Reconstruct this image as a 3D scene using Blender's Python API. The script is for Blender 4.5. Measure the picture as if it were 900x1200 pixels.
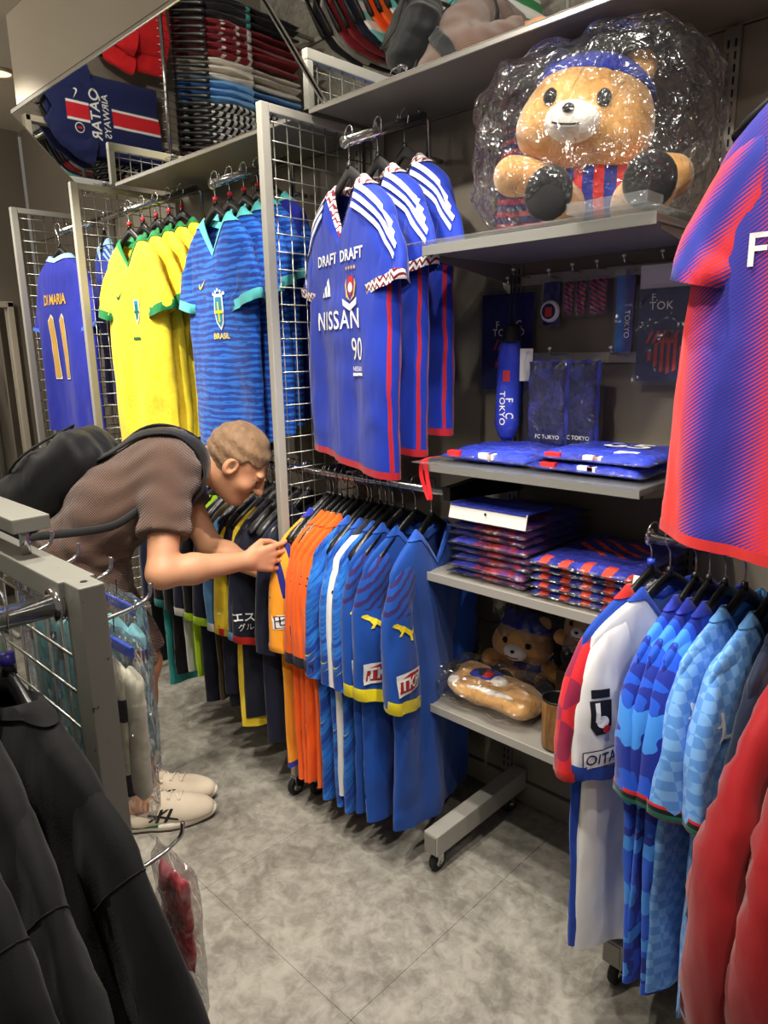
import bpy, bmesh, math, random
import numpy as np
from mathutils import Vector, Matrix, noise as mnoise
from mathutils.bvhtree import BVHTree

for _o in list(bpy.data.objects): bpy.data.objects.remove(_o)
scene = bpy.context.scene
C = scene.collection
PI = math.pi

# ------------------------------------------------------------------ camera
CAM_AXES = [(0.71745301, 0.14135386, -0.68211455),
            (0.69635597, -0.17181153, 0.69682793),
            (-0.01869583, -0.97493584, -0.22169931)]      # world rows; columns right, down, forward
cam_data = bpy.data.cameras.new('camera')
cam_data.sensor_fit = 'VERTICAL'
cam_data.sensor_height = 24.0
cam_data.lens = 24.0 * 830.0 / 1200.0
cam_data.clip_start = 0.02
cam = bpy.data.objects.new('camera', cam_data)
C.objects.link(cam)
m = Matrix.Identity(4)
for i in range(3):
    m[i][0] = CAM_AXES[i][0]; m[i][1] = -CAM_AXES[i][1]; m[i][2] = -CAM_AXES[i][2]
m[0][3], m[1][3], m[2][3] = 0.0, 0.0, 1.48
cam.matrix_world = m
scene.camera = cam

# ------------------------------------------------------------------ world, view, lights
w = bpy.data.worlds.new('shop_ambient'); scene.world = w
w.use_nodes = True
w.node_tree.nodes['Background'].inputs[0].default_value = (1.0, 0.93, 0.84, 1)
w.node_tree.nodes['Background'].inputs[1].default_value = 0.15
scene.view_settings.view_transform = 'Standard'
scene.view_settings.look = 'None'
scene.view_settings.gamma = 1.0
scene.view_settings.use_curve_mapping = False
scene.view_settings.exposure = 0.0

SPOTS = [  # ceiling downlights / track spots: location, aim, watts, cone
    ((-3.35, 0.70, 2.72), (-3.1, 1.45, 1.55), 60, 80),
    ((-2.35, 0.55, 2.72), (-2.62, 1.45, 1.6), 125, 54),
    ((-1.25, 0.55, 2.72), (-1.4, 1.5, 1.4), 66, 78),
    ((-0.25, 0.62, 2.72), (-0.55, 1.5, 1.3), 58, 85),
    ((-0.80, 1.02, 2.72), (-0.95, 1.02, 0.0), 95, 82),
    ((-1.50, 0.98, 2.72), (-1.6, 0.98, 0.0), 70, 90),
    ((-0.9, 0.1, 2.72), (-1.0, 0.75, 0.0), 90, 85),
    ((-2.9, 0.2, 2.72), (-3.4, 0.6, 0.9), 80, 110),
    ((0.6, 0.2, 2.72), (0.2, 1.0, 0.8), 36, 110),
]
for k, (p, t, e, cone) in enumerate(SPOTS):
    ld = bpy.data.lights.new('ceiling_spot', 'SPOT')
    ld.energy = e; ld.spot_size = math.radians(cone); ld.spot_blend = 0.45
    ld.shadow_soft_size = 0.03; ld.color = (1.0, 0.93, 0.83)
    lo = bpy.data.objects.new('ceiling_spot', ld); C.objects.link(lo)
    lo.location = p
    lo.rotation_euler = (Vector(t) - Vector(p)).to_track_quat('-Z', 'Y').to_euler()
for p, e in (((-3.6, -0.1, 2.35), 19), ((-2.2, -0.6, 2.45), 9), ((-0.6, -0.9, 2.45), 6), ((-4.2, 0.7, 2.3), 6)):   # added unseen fill lights that softly brighten soffit, ceiling and walls
    ld = bpy.data.lights.new('fill_light', 'POINT'); ld.energy = e; ld.shadow_soft_size = 0.12; ld.color = (1.0, 0.92, 0.80)
    lo = bpy.data.objects.new('fill_light', ld); C.objects.link(lo); lo.location = p

# ------------------------------------------------------------------ helpers
def S(r, g, b):
    f = lambda c: (c / 255 / 12.92) if c <= 10.31 else ((c / 255 + 0.055) / 1.055) ** 2.4
    return (f(r), f(g), f(b), 1.0)

class NB:
    """small node builder on one material"""
    def __init__(self, name, rough=0.6, metal=0.0, spec=0.5):
        self.m = bpy.data.materials.new(name); self.m.use_nodes = True
        self.t = self.m.node_tree
        self.p = self.t.nodes['Principled BSDF']
        self.p.inputs['Roughness'].default_value = rough
        self.p.inputs['Metallic'].default_value = metal
        self.p.inputs['Specular IOR Level'].default_value = spec
        self._xyz = None
    def n(self, typ, **kw):
        nd = self.t.nodes.new(typ)
        for k, v in kw.items(): setattr(nd, k, v)
        return nd
    def link(self, a, b): self.t.links.new(a, b)
    def put(self, sock, v):
        if hasattr(v, 'is_linked') or isinstance(v, bpy.types.NodeSocket): self.link(v, sock)
        else: sock.default_value = v
    def obj(self):
        if not getattr(self, '_oc', None): self._oc = self.n('ShaderNodeTexCoord').outputs['Object']
        return self._oc
    def xyz(self):
        if self._xyz is None:
            s = self.n('ShaderNodeSeparateXYZ'); self.link(self.obj(), s.inputs[0])
            self._xyz = s.outputs
        return self._xyz
    def f(self, op, a, b=0.0, c=0.0):
        nd = self.n('ShaderNodeMath', operation=op)
        self.put(nd.inputs[0], a); self.put(nd.inputs[1], b)
        if op in ('MULTIPLY_ADD', 'SMOOTH_MIN', 'COMPARE'): self.put(nd.inputs[2], c)
        return nd.outputs[0]
    def mix(self, fac, a, b):
        nd = self.n('ShaderNodeMix', data_type='RGBA')
        self.put(nd.inputs[0], fac); self.put(nd.inputs[6], a); self.put(nd.inputs[7], b)
        return nd.outputs[2]
    def noise(self, scale, detail=3.0, rough=0.5, stretch=None, dist=0.0):
        nd = self.n('ShaderNodeTexNoise')
        nd.inputs['Scale'].default_value = scale; nd.inputs['Detail'].default_value = detail
        nd.inputs['Roughness'].default_value = rough; nd.inputs['Distortion'].default_value = dist
        v = self.obj()
        if stretch:
            mp = self.n('ShaderNodeMapping'); mp.inputs['Scale'].default_value = stretch[:3]
            if len(stretch) > 3:      # rotate first, then stretch
                mp.vector_type = 'TEXTURE'; mp.inputs['Scale'].default_value = tuple(1 / q for q in stretch[:3]); mp.inputs['Rotation'].default_value = stretch[3]
            self.link(v, mp.inputs[0]); v = mp.outputs[0]
        self.link(v, nd.inputs['Vector'])
        return nd.outputs['Fac']
    def crumple(self, scale):
        nz = self.n('ShaderNodeTexNoise'); nz.inputs['Scale'].default_value = scale * .6; nz.inputs['Detail'].default_value = 2.0
        self.link(self.obj(), nz.inputs['Vector'])
        ad = self.n('ShaderNodeMixRGB', blend_type='ADD'); ad.inputs[0].default_value = .06; self.link(self.obj(), ad.inputs[1]); self.link(nz.outputs['Color'], ad.inputs[2])
        v1 = self.n('ShaderNodeTexVoronoi'); v1.inputs['Scale'].default_value = scale; self.link(ad.outputs[0], v1.inputs['Vector'])
        v2 = self.n('ShaderNodeTexVoronoi'); v2.inputs['Scale'].default_value = scale * 2.6; self.link(ad.outputs[0], v2.inputs['Vector'])
        return self.f('ADD', v1.outputs['Distance'], self.f('MULTIPLY', v2.outputs['Distance'], .35))
    def ramp(self, fac, lo, hi):
        nd = self.n('ShaderNodeMapRange'); nd.interpolation_type = 'SMOOTHSTEP'
        self.put(nd.inputs[0], fac); nd.inputs[1].default_value = lo; nd.inputs[2].default_value = hi
        return nd.outputs[0]
    def col(self, v): self.put(self.p.inputs['Base Color'], v); return self
    def bump(self, h, strength=0.3, dist=0.002):
        b = self.n('ShaderNodeBump'); b.inputs['Strength'].default_value = strength
        b.inputs['Distance'].default_value = dist
        self.put(b.inputs['Height'], h); self.link(b.outputs[0], self.p.inputs['Normal']); return self

MATS = {}
def plain(name, color, rough=0.6, metal=0.0, spec=0.5, var=0.0, bump=0.0, bscale=60.0):
    if name in MATS: return MATS[name]
    b = NB(name, rough, metal, spec)
    c = color
    if var:
        nz = b.noise(9.0, 4.0)
        d = tuple(x * (1 - var) for x in color[:3]) + (1,)
        l = tuple(min(1, x * (1 + var)) for x in color[:3]) + (1,)
        c = b.mix(nz, d, l)
    b.col(c)
    if bump: b.bump(b.noise(bscale, 3.0), bump, 0.003)
    MATS[name] = b.m
    return b.m

def cloth(name, color=None, fn=None, rough=0.72, weave=420.0, sheen=0.15):
    """fabric: woven bump plus an optional printed pattern fn(builder) -> colour"""
    if name in MATS: return MATS[name]
    b = NB(name, rough, 0.0, 0.25)
    b.p.inputs['Sheen Weight'].default_value = sheen
    b.col(fn(b) if fn else color)
    h = b.f('ADD', b.f('MULTIPLY', b.noise(weave, 1.0), .12), b.f('MULTIPLY', b.noise(7.0, 2.0, .5, stretch=(1.5, 1.5, .55), dist=.25), 7.0))
    b.bump(h, 0.30, 0.006)
    MATS[name] = b.m
    return b.m

def clear_plastic(name, haze=0.10, bump=0.9, bscale=26.0, tint=(1, 1, 1, 1), gloss_add=0.10, fres=0.4):
    if name in MATS: return MATS[name]
    b = NB(name)
    t = b.t; t.nodes.remove(b.p)
    out = [n for n in t.nodes if n.type == 'OUTPUT_MATERIAL'][0]
    tr = b.n('ShaderNodeBsdfTransparent'); tr.inputs[0].default_value = tint
    gl = b.n('ShaderNodeBsdfGlossy'); gl.inputs['Roughness'].default_value = 0.16
    df = b.n('ShaderNodeBsdfDiffuse'); df.inputs[0].default_value = (0.8, 0.82, 0.84, 1)
    bp = b.n('ShaderNodeBump'); bp.inputs['Strength'].default_value = bump; bp.inputs['Distance'].default_value = 0.02
    b.link(b.crumple(bscale), bp.inputs['Height'])
    b.link(bp.outputs[0], gl.inputs['Normal'])
    lw = b.n('ShaderNodeLayerWeight'); lw.inputs[0].default_value = 0.35
    b.link(bp.outputs[0], lw.inputs['Normal'])
    m1 = b.n('ShaderNodeMixShader'); m1.inputs[0].default_value = haze
    b.link(tr.outputs[0], m1.inputs[1]); b.link(df.outputs[0], m1.inputs[2])
    m2 = b.n('ShaderNodeMixShader')
    b.link(b.f('ADD', b.f('MULTIPLY', lw.outputs['Fresnel'], fres), gloss_add), m2.inputs[0])
    b.link(m1.outputs[0], m2.inputs[1]); b.link(gl.outputs[0], m2.inputs[2])
    b.link(m2.outputs[0], out.inputs[0])
    MATS[name] = b.m
    return b.m

def wrapped(name, fn, bscale=38.0, strength=1.0):
    """printed fabric inside crinkled clear film"""
    if name in MATS: return MATS[name]
    b = NB(name, 0.75, 0.0, 0.3)
    b.col(fn(b) if callable(fn) else fn)
    b.p.inputs['Coat Weight'].default_value = 1.0
    b.p.inputs['Coat Roughness'].default_value = 0.08
    bp = b.n('ShaderNodeBump'); bp.inputs['Strength'].default_value = strength; bp.inputs['Distance'].default_value = 0.02
    b.link(b.crumple(bscale), bp.inputs['Height'])
    b.link(bp.outputs[0], b.p.inputs['Coat Normal'])
    MATS[name] = b.m
    return b.m

def mk(name, verts, faces, mat=None, parent=None, smooth=True, mesh=None):
    if mesh is None:
        mesh = bpy.data.meshes.new(name)
        mesh.from_pydata([tuple(v) for v in verts], [], [tuple(f) for f in faces])
        if smooth and len(mesh.polygons): mesh.polygons.foreach_set('use_smooth', [True] * len(mesh.polygons))
        mesh.update()
        if mat: mesh.materials.append(mat)
    o = bpy.data.objects.new(name, mesh); C.objects.link(o)
    if parent: o.parent = parent
    return o

def tag(o, label=None, cat=None, group=None, kind=None):
    if label: o['label'] = label
    if cat: o['category'] = cat
    if group: o['group'] = group
    if kind: o['kind'] = kind
    return o

def thing(name, label, cat, loc=(0, 0, 0), rotz=0.0, group=None):
    o = bpy.data.objects.new(name, None); C.objects.link(o)
    o.empty_display_size = 0.05
    o.location = loc; o.rotation_euler = (0, 0, rotz)
    return tag(o, label, cat, group)

def children(o): return [c for c in bpy.data.objects if c.parent == o]

def dup(root, loc=None, rotz=None, label=None, group=None, kids=None):
    r = root.copy(); C.objects.link(r)
    if loc is not None: r.location = loc
    if rotz is not None: r.rotation_euler = (0, 0, rotz)
    if label: r['label'] = label
    if group: r['group'] = group
    for ch in root.children:
        c = ch.copy(); C.objects.link(c); c.parent = r
        for g in ch.children:
            d = g.copy(); C.objects.link(d); d.parent = c
    return r

class MB:
    def __init__(self): self.v = []; self.f = []
    def add(self, vs, fs):
        o = len(self.v); self.v += [tuple(x) for x in vs]; self.f += [tuple(i + o for i in f) for f in fs]; return self
    def box(self, c, s, rz=0.0, bev=0.0, rx=0.0):
        bm = bmesh.new(); bmesh.ops.create_cube(bm, size=1.0)
        for v in bm.verts: v.co = Vector((v.co.x * s[0], v.co.y * s[1], v.co.z * s[2]))
        if bev: bmesh.ops.bevel(bm, geom=list(bm.edges), offset=bev, segments=2, affect='EDGES', profile=0.6)
        M = Matrix.Translation(c) @ Matrix.Rotation(rz, 4, 'Z') @ Matrix.Rotation(rx, 4, 'X')
        bm.verts.ensure_lookup_table(); bm.verts.index_update()
        self.add([M @ v.co for v in bm.verts], [[v.index for v in f.verts] for f in bm.faces]); bm.free(); return self
    def tube(self, pts, r, n=10, cap=True):
        pts = [Vector(p) for p in pts]; rs = r if isinstance(r, (list, tuple)) else [r] * len(pts)
        rings = []; up = Vector((0.3, 0.2, 1)).normalized()
        for i, p in enumerate(pts):
            t = (pts[min(i + 1, len(pts) - 1)] - pts[max(i - 1, 0)]).normalized()
            a = t.cross(up)
            if a.length < 1e-3: a = t.cross(Vector((1, 0, 0)))
            a.normalize(); b = t.cross(a); up = b * -1 if False else up
            rings.append([p + (a * math.cos(2 * PI * k / n) + b * math.sin(2 * PI * k / n)) * rs[i] for k in range(n)])
        self.loft(rings, cap); return self
    def loft(self, rings, cap=False, closed=True):
        n = len(rings[0]); vs = [p for r in rings for p in r]; fs = []
        for i in range(len(rings) - 1):
            for k in range(n if closed else n - 1):
                k2 = (k + 1) % n
                fs.append((i * n + k, i * n + k2, (i + 1) * n + k2, (i + 1) * n + k))
        if cap: fs.append(tuple(range(n))[::-1]); fs.append(tuple((len(rings) - 1) * n + k for k in range(n)))
        return self.add(vs, fs)
    def lathe(self, prof, n=24, c=(0, 0, 0)):
        rings = [[(c[0] + r * math.cos(2 * PI * k / n), c[1] + r * math.sin(2 * PI * k / n), c[2] + z) for k in range(n)] for r, z in prof]
        return self.loft(rings)
    def prism(self, poly, y0, y1):
        """polygon in x,z extruded along y"""
        n = len(poly)
        vs = [(x, y0, z) for x, z in poly] + [(x, y1, z) for x, z in poly]
        fs = [tuple(range(n)), tuple(range(n, 2 * n))[::-1]] + [(i, (i + 1) % n + 0, (i + 1) % n + n, i + n) for i in range(n)]
        return self.add(vs, fs)
    def build(self, name, mat, parent=None, smooth=False):
        o = mk(name, self.v, self.f, mat, parent, smooth)
        bm = bmesh.new(); bm.from_mesh(o.data); bmesh.ops.recalc_face_normals(bm, faces=bm.faces); bm.to_mesh(o.data); bm.free()
        return o

def curve_pts(pts, n=8):
    """Catmull-Rom through points"""
    P = [Vector(p) for p in pts]; out = []
    for i in range(len(P) - 1):
        p0 = P[max(i - 1, 0)]; p1 = P[i]; p2 = P[i + 1]; p3 = P[min(i + 2, len(P) - 1)]
        for k in range(n):
            t = k / n
            out.append(0.5 * ((2 * p1) + (p2 - p0) * t + (2 * p0 - 5 * p1 + 4 * p2 - p3) * t * t + (3 * p1 - p0 - 3 * p2 + p3) * t ** 3))
    out.append(P[-1]); return out

# ---- implicit surfaces (body, plush, shoes, bags) -> surface nets
def cap_(P, a, b, ra, rb):
    a = np.array(a, float); ba = np.array(b, float) - a
    h = np.clip(((P - a) @ ba) / (ba @ ba), 0, 1)
    return np.linalg.norm(P - a - h[..., None] * ba, axis=-1) - (ra + (rb - ra) * h)
def ell_(P, c, r, R=None):
    q = P - np.array(c, float)
    if R is not None: q = q @ np.array(R, float).T
    r = np.array(r, float)
    k0 = np.linalg.norm(q / r, axis=-1); k1 = np.linalg.norm(q / (r * r), axis=-1) + 1e-9
    return k0 * (k0 - 1) / k1
def box_(P, c, s, rad, R=None):
    q = P - np.array(c, float)
    if R is not None: q = q @ np.array(R, float).T
    q = np.abs(q) - np.array(s, float) + rad
    return np.linalg.norm(np.maximum(q, 0), axis=-1) + np.minimum(q.max(-1), 0) - rad
def smin(a, b, k):
    h = np.clip(0.5 + 0.5 * (b - a) / k, 0, 1)
    return b + (a - b) * h - k * h * (1 - h)
def sdf_mesh(fn, lo, hi, h):
    lo = np.array(lo, float); hi = np.array(hi, float)
    n = np.ceil((hi - lo) / h).astype(int) + 1
    g = np.stack(np.meshgrid(*[lo[i] + h * np.arange(n[i]) for i in range(3)], indexing='ij'), -1)
    d = fn(g); s = d < 0
    nx, ny, nz = (n - 1)
    acc = np.zeros((nx, ny, nz, 3)); cnt = np.zeros((nx, ny, nz))
    corners = [(i, j, k) for i in (0, 1) for j in (0, 1) for k in (0, 1)]
    def sl(c): return (slice(c[0], c[0] + nx), slice(c[1], c[1] + ny), slice(c[2], c[2] + nz))
    for c in corners:
        for ax in range(3):
            if c[ax] == 0:
                c2 = list(c); c2[ax] = 1
                a = d[sl(c)]; b = d[sl(c2)]; mm = (a < 0) != (b < 0)
                t = np.where(mm, a / np.where(mm, a - b, 1), 0)
                off = np.zeros((nx, ny, nz, 3))
                for q in range(3): off[..., q] = c[q]
                off[..., ax] = t
                acc += off * mm[..., None]; cnt += mm
    act = cnt > 0
    idx = -np.ones((nx, ny, nz), int); ijk = np.argwhere(act); idx[act] = np.arange(len(ijk))
    V = lo + h * (ijk + acc[act] / cnt[act][:, None])
    F = []
    for ax in range(3):
        o1, o2 = [(1, 2), (2, 0), (0, 1)][ax]
        a = s.take(range(s.shape[ax] - 1), ax); b = s.take(range(1, s.shape[ax]), ax)
        e = np.argwhere(a != b)
        e = e[(e[:, o1] > 0) & (e[:, o2] > 0) & (e[:, o1] < n[o1] - 1) & (e[:, o2] < n[o2] - 1)]
        q = []
        for d1, d2 in ((-1, -1), (0, -1), (0, 0), (-1, 0)):
            t = e.copy(); t[:, o1] += d1; t[:, o2] += d2; q.append(idx[t[:, 0], t[:, 1], t[:, 2]])
        q = np.stack(q, 1); ok = (q >= 0).all(1); q = q[ok]; e = e[ok]
        flip = ~s[e[:, 0], e[:, 1], e[:, 2]]
        q[flip] = q[flip][:, ::-1]
        F.append(q)
    return V, np.concatenate(F)

# ---- lettering and flat marks laid on a surface
_tc = {}
def text_tris(body, spacing=1.0, bold=0.0):
    key = (body, spacing, bold)
    if key not in _tc:
        cu = bpy.data.curves.new('lettering', 'FONT'); cu.body = body; cu.size = 1.0
        cu.align_x = 'CENTER'; cu.align_y = 'CENTER'; cu.space_character = spacing; cu.offset = bold; cu.resolution_u = 3
        ob = bpy.data.objects.new('lettering', cu); C.objects.link(ob)
        bpy.context.view_layer.update()
        me = bpy.data.meshes.new_from_object(ob)
        _tc[key] = ([(v.co.x, v.co.y) for v in me.vertices], [tuple(p.vertices) for p in me.polygons])
        bpy.data.objects.remove(ob); bpy.data.curves.remove(cu); bpy.data.meshes.remove(me)
    return _tc[key]

SWOOSH = [(-.5, -.02), (-.45, .14), (-.40, .05), (-.35, -.06), (-.24, -.11), (.55, .24), (-.16, -.22), (-.36, -.26), (-.48, -.17)]
PUMA = [(-.55, .22), (-.42, .27), (-.30, .20), (-.10, .14), (.10, .02), (.22, -.06), (.32, -.02), (.42, .12), (.52, .32), (.56, .30), (.48, .05), (.38, -.14),
        (.30, -.22), (.36, -.44), (.26, -.44), (.20, -.26), (.02, -.14), (-.12, -.06), (-.20, -.22), (-.30, -.26), (-.24, -.08), (-.34, .04), (-.50, .10), (-.58, .14)]
SHIELD = [(-.4, .5), (.4, .5), (.42, 0), (.3, -.3), (0, -.52), (-.3, -.3), (-.42, 0)]
def rect(w, h): return [(-w / 2, -h / 2), (w / 2, -h / 2), (w / 2, h / 2), (-w / 2, h / 2)]
def disc(n=20, r=.5): return [(r * math.cos(2 * PI * k / n), r * math.sin(2 * PI * k / n)) for k in range(n)]

def flat(name, src, size, mat, parent, place, rot=0.0, sx=1.0, sub=0.03):
    """src: text (str / (str, spacing, bold)) or list of polygons; place(u, v) -> 3D point"""
    bm = bmesh.new()
    if isinstance(src, (str, tuple)):
        V, F = text_tris(*(src if isinstance(src, tuple) else (src,)))
        vs = [bm.verts.new((x, y, 0)) for x, y in V]
        for f in F:
            try: bm.faces.new([vs[i] for i in f])
            except ValueError: pass
    else:
        polys = src if isinstance(src[0][0], (tuple, list)) else [src]
        for p in polys:
            vs = [bm.verts.new((x, y, 0)) for x, y in p]; bm.faces.new(vs)
    bmesh.ops.triangulate(bm, faces=bm.faces)
    ca, sa = math.cos(rot), math.sin(rot)
    for v in bm.verts:
        x, y = v.co.x * size * sx, v.co.y * size
        v.co = Vector((x * ca - y * sa, x * sa + y * ca, 0))
    for _ in range(3):
        ed = [e for e in bm.edges if e.calc_length() > sub]
        if not ed: break
        bmesh.ops.subdivide_edges(bm, edges=ed, cuts=1); bmesh.ops.triangulate(bm, faces=bm.faces)
    bm.verts.index_update()
    vs = [place(v.co.x, v.co.y) for v in bm.verts]; fs = [[v.index for v in f.verts] for f in bm.faces]
    bm.free()
    return mk(name, vs, fs, mat, parent, smooth=False)

def plane_place(o, ux, uy):
    o = Vector(o); ux = Vector(ux).normalized(); uy = Vector(uy).normalized()
    return lambda u, v: o + ux * u + uy * v

# common materials
STEEL = plain('chrome_steel', S(205, 205, 205), 0.16, 1.0)
WIRE = plain('wire_steel', S(150, 150, 142), 0.3, 0.85)
POST = plain('painted_grey_metal', S(166, 163, 153), 0.45, 0.0, var=0.05)
SHELF = plain('shelf_grey_metal', S(138, 134, 126), 0.38, 0.1, var=0.06)
BLACKP = plain('black_plastic', S(16, 16, 17), 0.32, 0, 0.5)
RUBBER = plain('black_rubber', S(18, 18, 18), 0.7)
WHITE = plain('white_print', S(235, 235, 232), 0.6)
BLACK = plain('black_print', S(14, 14, 16), 0.6)
REDP = plain('red_print', S(205, 35, 35), 0.6)
GOLD = plain('gold_print', S(212, 165, 75), 0.5)
YEL = plain('yellow_print', S(240, 215, 40), 0.6)
NAVYP = plain('navy_print', S(22, 28, 70), 0.6)
ACRYL = clear_plastic('clear_acrylic', 0.06, 0.05, 3.0, (0.93, 0.95, 0.95, 1), 0.08)
BAG = clear_plastic('clear_bag', 0.012, 1.0, 24.0, (1, 1, 1, 1), 0.07, 0.5)
FILM = clear_plastic('clear_film', 0.01, 0.35, 18.0, (1, 1, 1, 1), 0.03, 0.15)

# ================================================================== STRUCTURE
WALL_Y = 1.82
END_X = -4.75
CEIL = 2.79
def struct(o): o['kind'] = 'structure'; return o

# floor: marbled vinyl tiles on a darker bed
b = NB('vinyl_tile', 0.42, 0, 0.4)
tc = b.n('ShaderNodeNewGeometry').outputs['Position']; b._oc = tc
n1 = b.noise(7.0, 8.0, 0.68, dist=.5); n2 = b.noise(26.0, 6.0, 0.65, dist=.7); n3 = b.noise(1.3, 2.0)
veins = b.f('ADD', b.f('MULTIPLY', n1, 0.55), b.f('MULTIPLY', n2, 0.45))
col = b.mix(b.ramp(veins, 0.36, 0.64), S(114, 110, 101), S(172, 168, 157))
col = b.mix(b.f('MULTIPLY', n3, 0.35), col, S(132, 127, 116))
b.col(col); b.bump(n2, 0.10, 0.002)
VINYL = b.m
fl = struct(mk('floor', [(-5.2, -1.6, -.012), (1.6, -1.6, -.012), (1.6, 2.0, -.012), (-5.2, 2.0, -.012), (-5.2, -1.6, -.05), (1.6, -1.6, -.05), (1.6, 2.0, -.05), (-5.2, 2.0, -.05)],
     [(0, 1, 2, 3), (7, 6, 5, 4), (0, 4, 5, 1), (1, 5, 6, 2), (2, 6, 7, 3), (3, 7, 4, 0)], plain('joint_filler', S(104, 99, 90), 0.8), smooth=False))
tile_me = None
T = 0.6
for i in range(-7, 5):
    for j in range(-3, 3):
        cx, cy = -0.988 + T * (i + .5), 1.49 + T * (j - 1) + T * .5 - 0.02
        if cx < -5.0 or cx > 1.5 or cy > 2.0 or cy < -1.5: continue
        if tile_me is None:
            q = MB().box((0, 0, -.006), (T - .0009, T - .0009, .012), bev=.0006)
            o = q.build('tile', VINYL, fl); tile_me = o.data
        else: o = mk('tile', None, None, None, fl, mesh=tile_me)
        o.location = (cx, cy, 0)

b = NB('wall_panel_paint', 0.55, 0, 0.35)
b.col(b.mix(b.noise(2.2, 5.0, 0.6), S(112, 104, 93), S(136, 128, 115))); b.bump(b.noise(120, 2.0), 0.08, 0.001)
WALLM = b.m
b = NB('beige_paint', 0.6, 0, 0.3)
b.col(b.mix(b.noise(1.7, 4.0), S(186, 176, 158), S(200, 191, 174))); b.bump(b.noise(90, 2.0), 0.08, 0.001)
BEIGE = b.m
wall_back = struct(MB().box(((END_X + 1.6) / 2, WALL_Y + .05, CEIL / 2), (1.6 - END_X, .1, CEIL)).build('wall_back', plain('wall_gap', S(60, 56, 50), 0.8)))
# back panels between the slotted uprights
edges = [-4.74, -4.09, -3.67, -3.06, -2.45, -1.85, -1.21, -.66, -.05, .6, 1.55]
for a, c in zip(edges[:-1], edges[1:]):
    for z0, z1 in ((.085, .60), (.603, 2.16), (2.163, CEIL)):
        MB().box(((a + c) / 2, WALL_Y - .004, (z0 + z1) / 2), (c - a - .004, .008, z1 - z0), bev=.002).build('panel', WALLM, wall_back)
# skirting plinth along the bottom
struct(MB().box(((END_X + 1.6) / 2, WALL_Y - .012, .045), (1.6 - END_X, .02, .075), bev=.002).build('baseboard_back', plain('plinth_paint', S(120, 115, 106), 0.5, var=.05)))
SLOTM = plain('slot_shadow', S(12, 12, 12), 0.9)
STRIPM = plain('upright_paint', S(128, 124, 116), 0.4, 0.35)
strip_me = slot_me = None
for x in edges[2:-1]:
    if strip_me is None:
        s = MB().box((0, 0, 1.13), (.036, .012, 2.06), bev=.002).build('slotted_upright', STRIPM, wall_back); strip_me = s.data
        q = MB()
        for k in range(80):
            for dx in (-.008, .008): q.box((dx, -.0062, .12 + k * .0254), (.0045, .001, .016))
        t = q.build('slot', SLOTM, s); slot_me = t.data; t['kind'] = 'stuff'
    else:
        s = mk('slotted_upright', None, None, None, wall_back, mesh=strip_me)
        t = mk('slot', None, None, None, s, mesh=slot_me); t['kind'] = 'stuff'
    s.location = (x, WALL_Y - .014, 0)

struct(MB().box((END_X - .05, -.0, CEIL / 2), (.1, 3.6, CEIL)).build('wall_left', WALLM))
struct(MB().box((-1.6, .1, CEIL + .03), (6.5, 3.6, .06)).build('ceiling', BEIGE))
# boxed-out soffit above the slanted mirrors
struct(MB().box((-.83, (1.215 + WALL_Y) / 2 + .01, (2.47 + CEIL) / 2), (4.8, WALL_Y - 1.215 - .02, CEIL - 2.47), bev=.003).build('trim_1', BEIGE))
struct(MB().box((-4.075, WALL_Y - .03, 1.35), (.03, .05, 2.1), bev=.002).build('trim_2', WALLM))

# downlight in the ceiling
dl = thing('downlight', 'round recessed downlight in the beige ceiling', 'ceiling light', (-3.86, 1.41, CEIL - .001))
MB().lathe([(.075, 0), (.078, -.006), (.062, -.010), (.058, -.002), (.05, .0)], 28).build('trim_ring', plain('downlight_ring', S(205, 185, 150), 0.35, 0.4), dl, True)
b = NB('downlight_glow', 0.5); b.p.inputs['Emission Color'].default_value = (1, .85, .62, 1); b.p.inputs['Emission Strength'].default_value = 1.2
MB().lathe([(.0, -.003), (.056, -.003)], 24).build('diffuser', b.m, dl)

# slanted mirror panels over the shelf boards
b = NB('mirror_glass', 0.015, 1.0); b.col((0.86, 0.88, 0.87, 1)); MIRROR = b.m
def mirror_panel(x0, x1, label):
    t = thing('angled_mirror', label, 'mirror', ((x0 + x1) / 2, 1.48, 2.17))
    h = (x1 - x0) / 2
    p = [(0, 0), (-.265, .265), (-.258, .272), (.007, .007)]
    q = MB(); q.add([(-h, y, z) for y, z in p] + [(h, y, z) for y, z in p], [(0, 1, 2, 3), (7, 6, 5, 4), (0, 4, 5, 1), (1, 5, 6, 2), (2, 6, 7, 3), (3, 7, 4, 0)])
    q.build('glass', MIRROR, t)
    for y, z in ((-.266, .266),):
        MB().box((0, y + .004, z + .006), (2 * h, .014, .014), bev=.002).build('edge_strip', plain('aluminium', S(190, 188, 182), .3, .9), t)
    for sx in (-1, 1):
        q = MB(); q.tube([(sx * (h - .003), .002, -.002), (sx * (h - .003), -.262, .262)], .0028, 6); q.build('side_trim', plain('aluminium', None), t)
mirror_panel(-3.235, -1.658, 'angled overhead mirror above the yellow and light blue shirts')
mirror_panel(-1.648, 1.4, 'angled overhead mirror above the royal blue shirts and bagged plush')

# overhead shelf boards
def top_board(x0, x1, label):
    t = thing('overhead_shelf', label, 'shelf', ((x0 + x1) / 2, 1.65, 2.165))
    w_ = x1 - x0
    MB().box((0, 0, .011), (w_, .34, .018), bev=.002).build('board', SHELF, t)
    MB().box((0, -.166, .006), (w_, .006, .030), bev=.0015).build('front_edge', plain('aluminium', None), t)
    return t
top_board(-2.95, -1.765, 'grey overhead shelf board above the yellow and light blue shirts')
top_board(-1.725, 1.4, 'grey overhead shelf board above the bagged plush')

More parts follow.
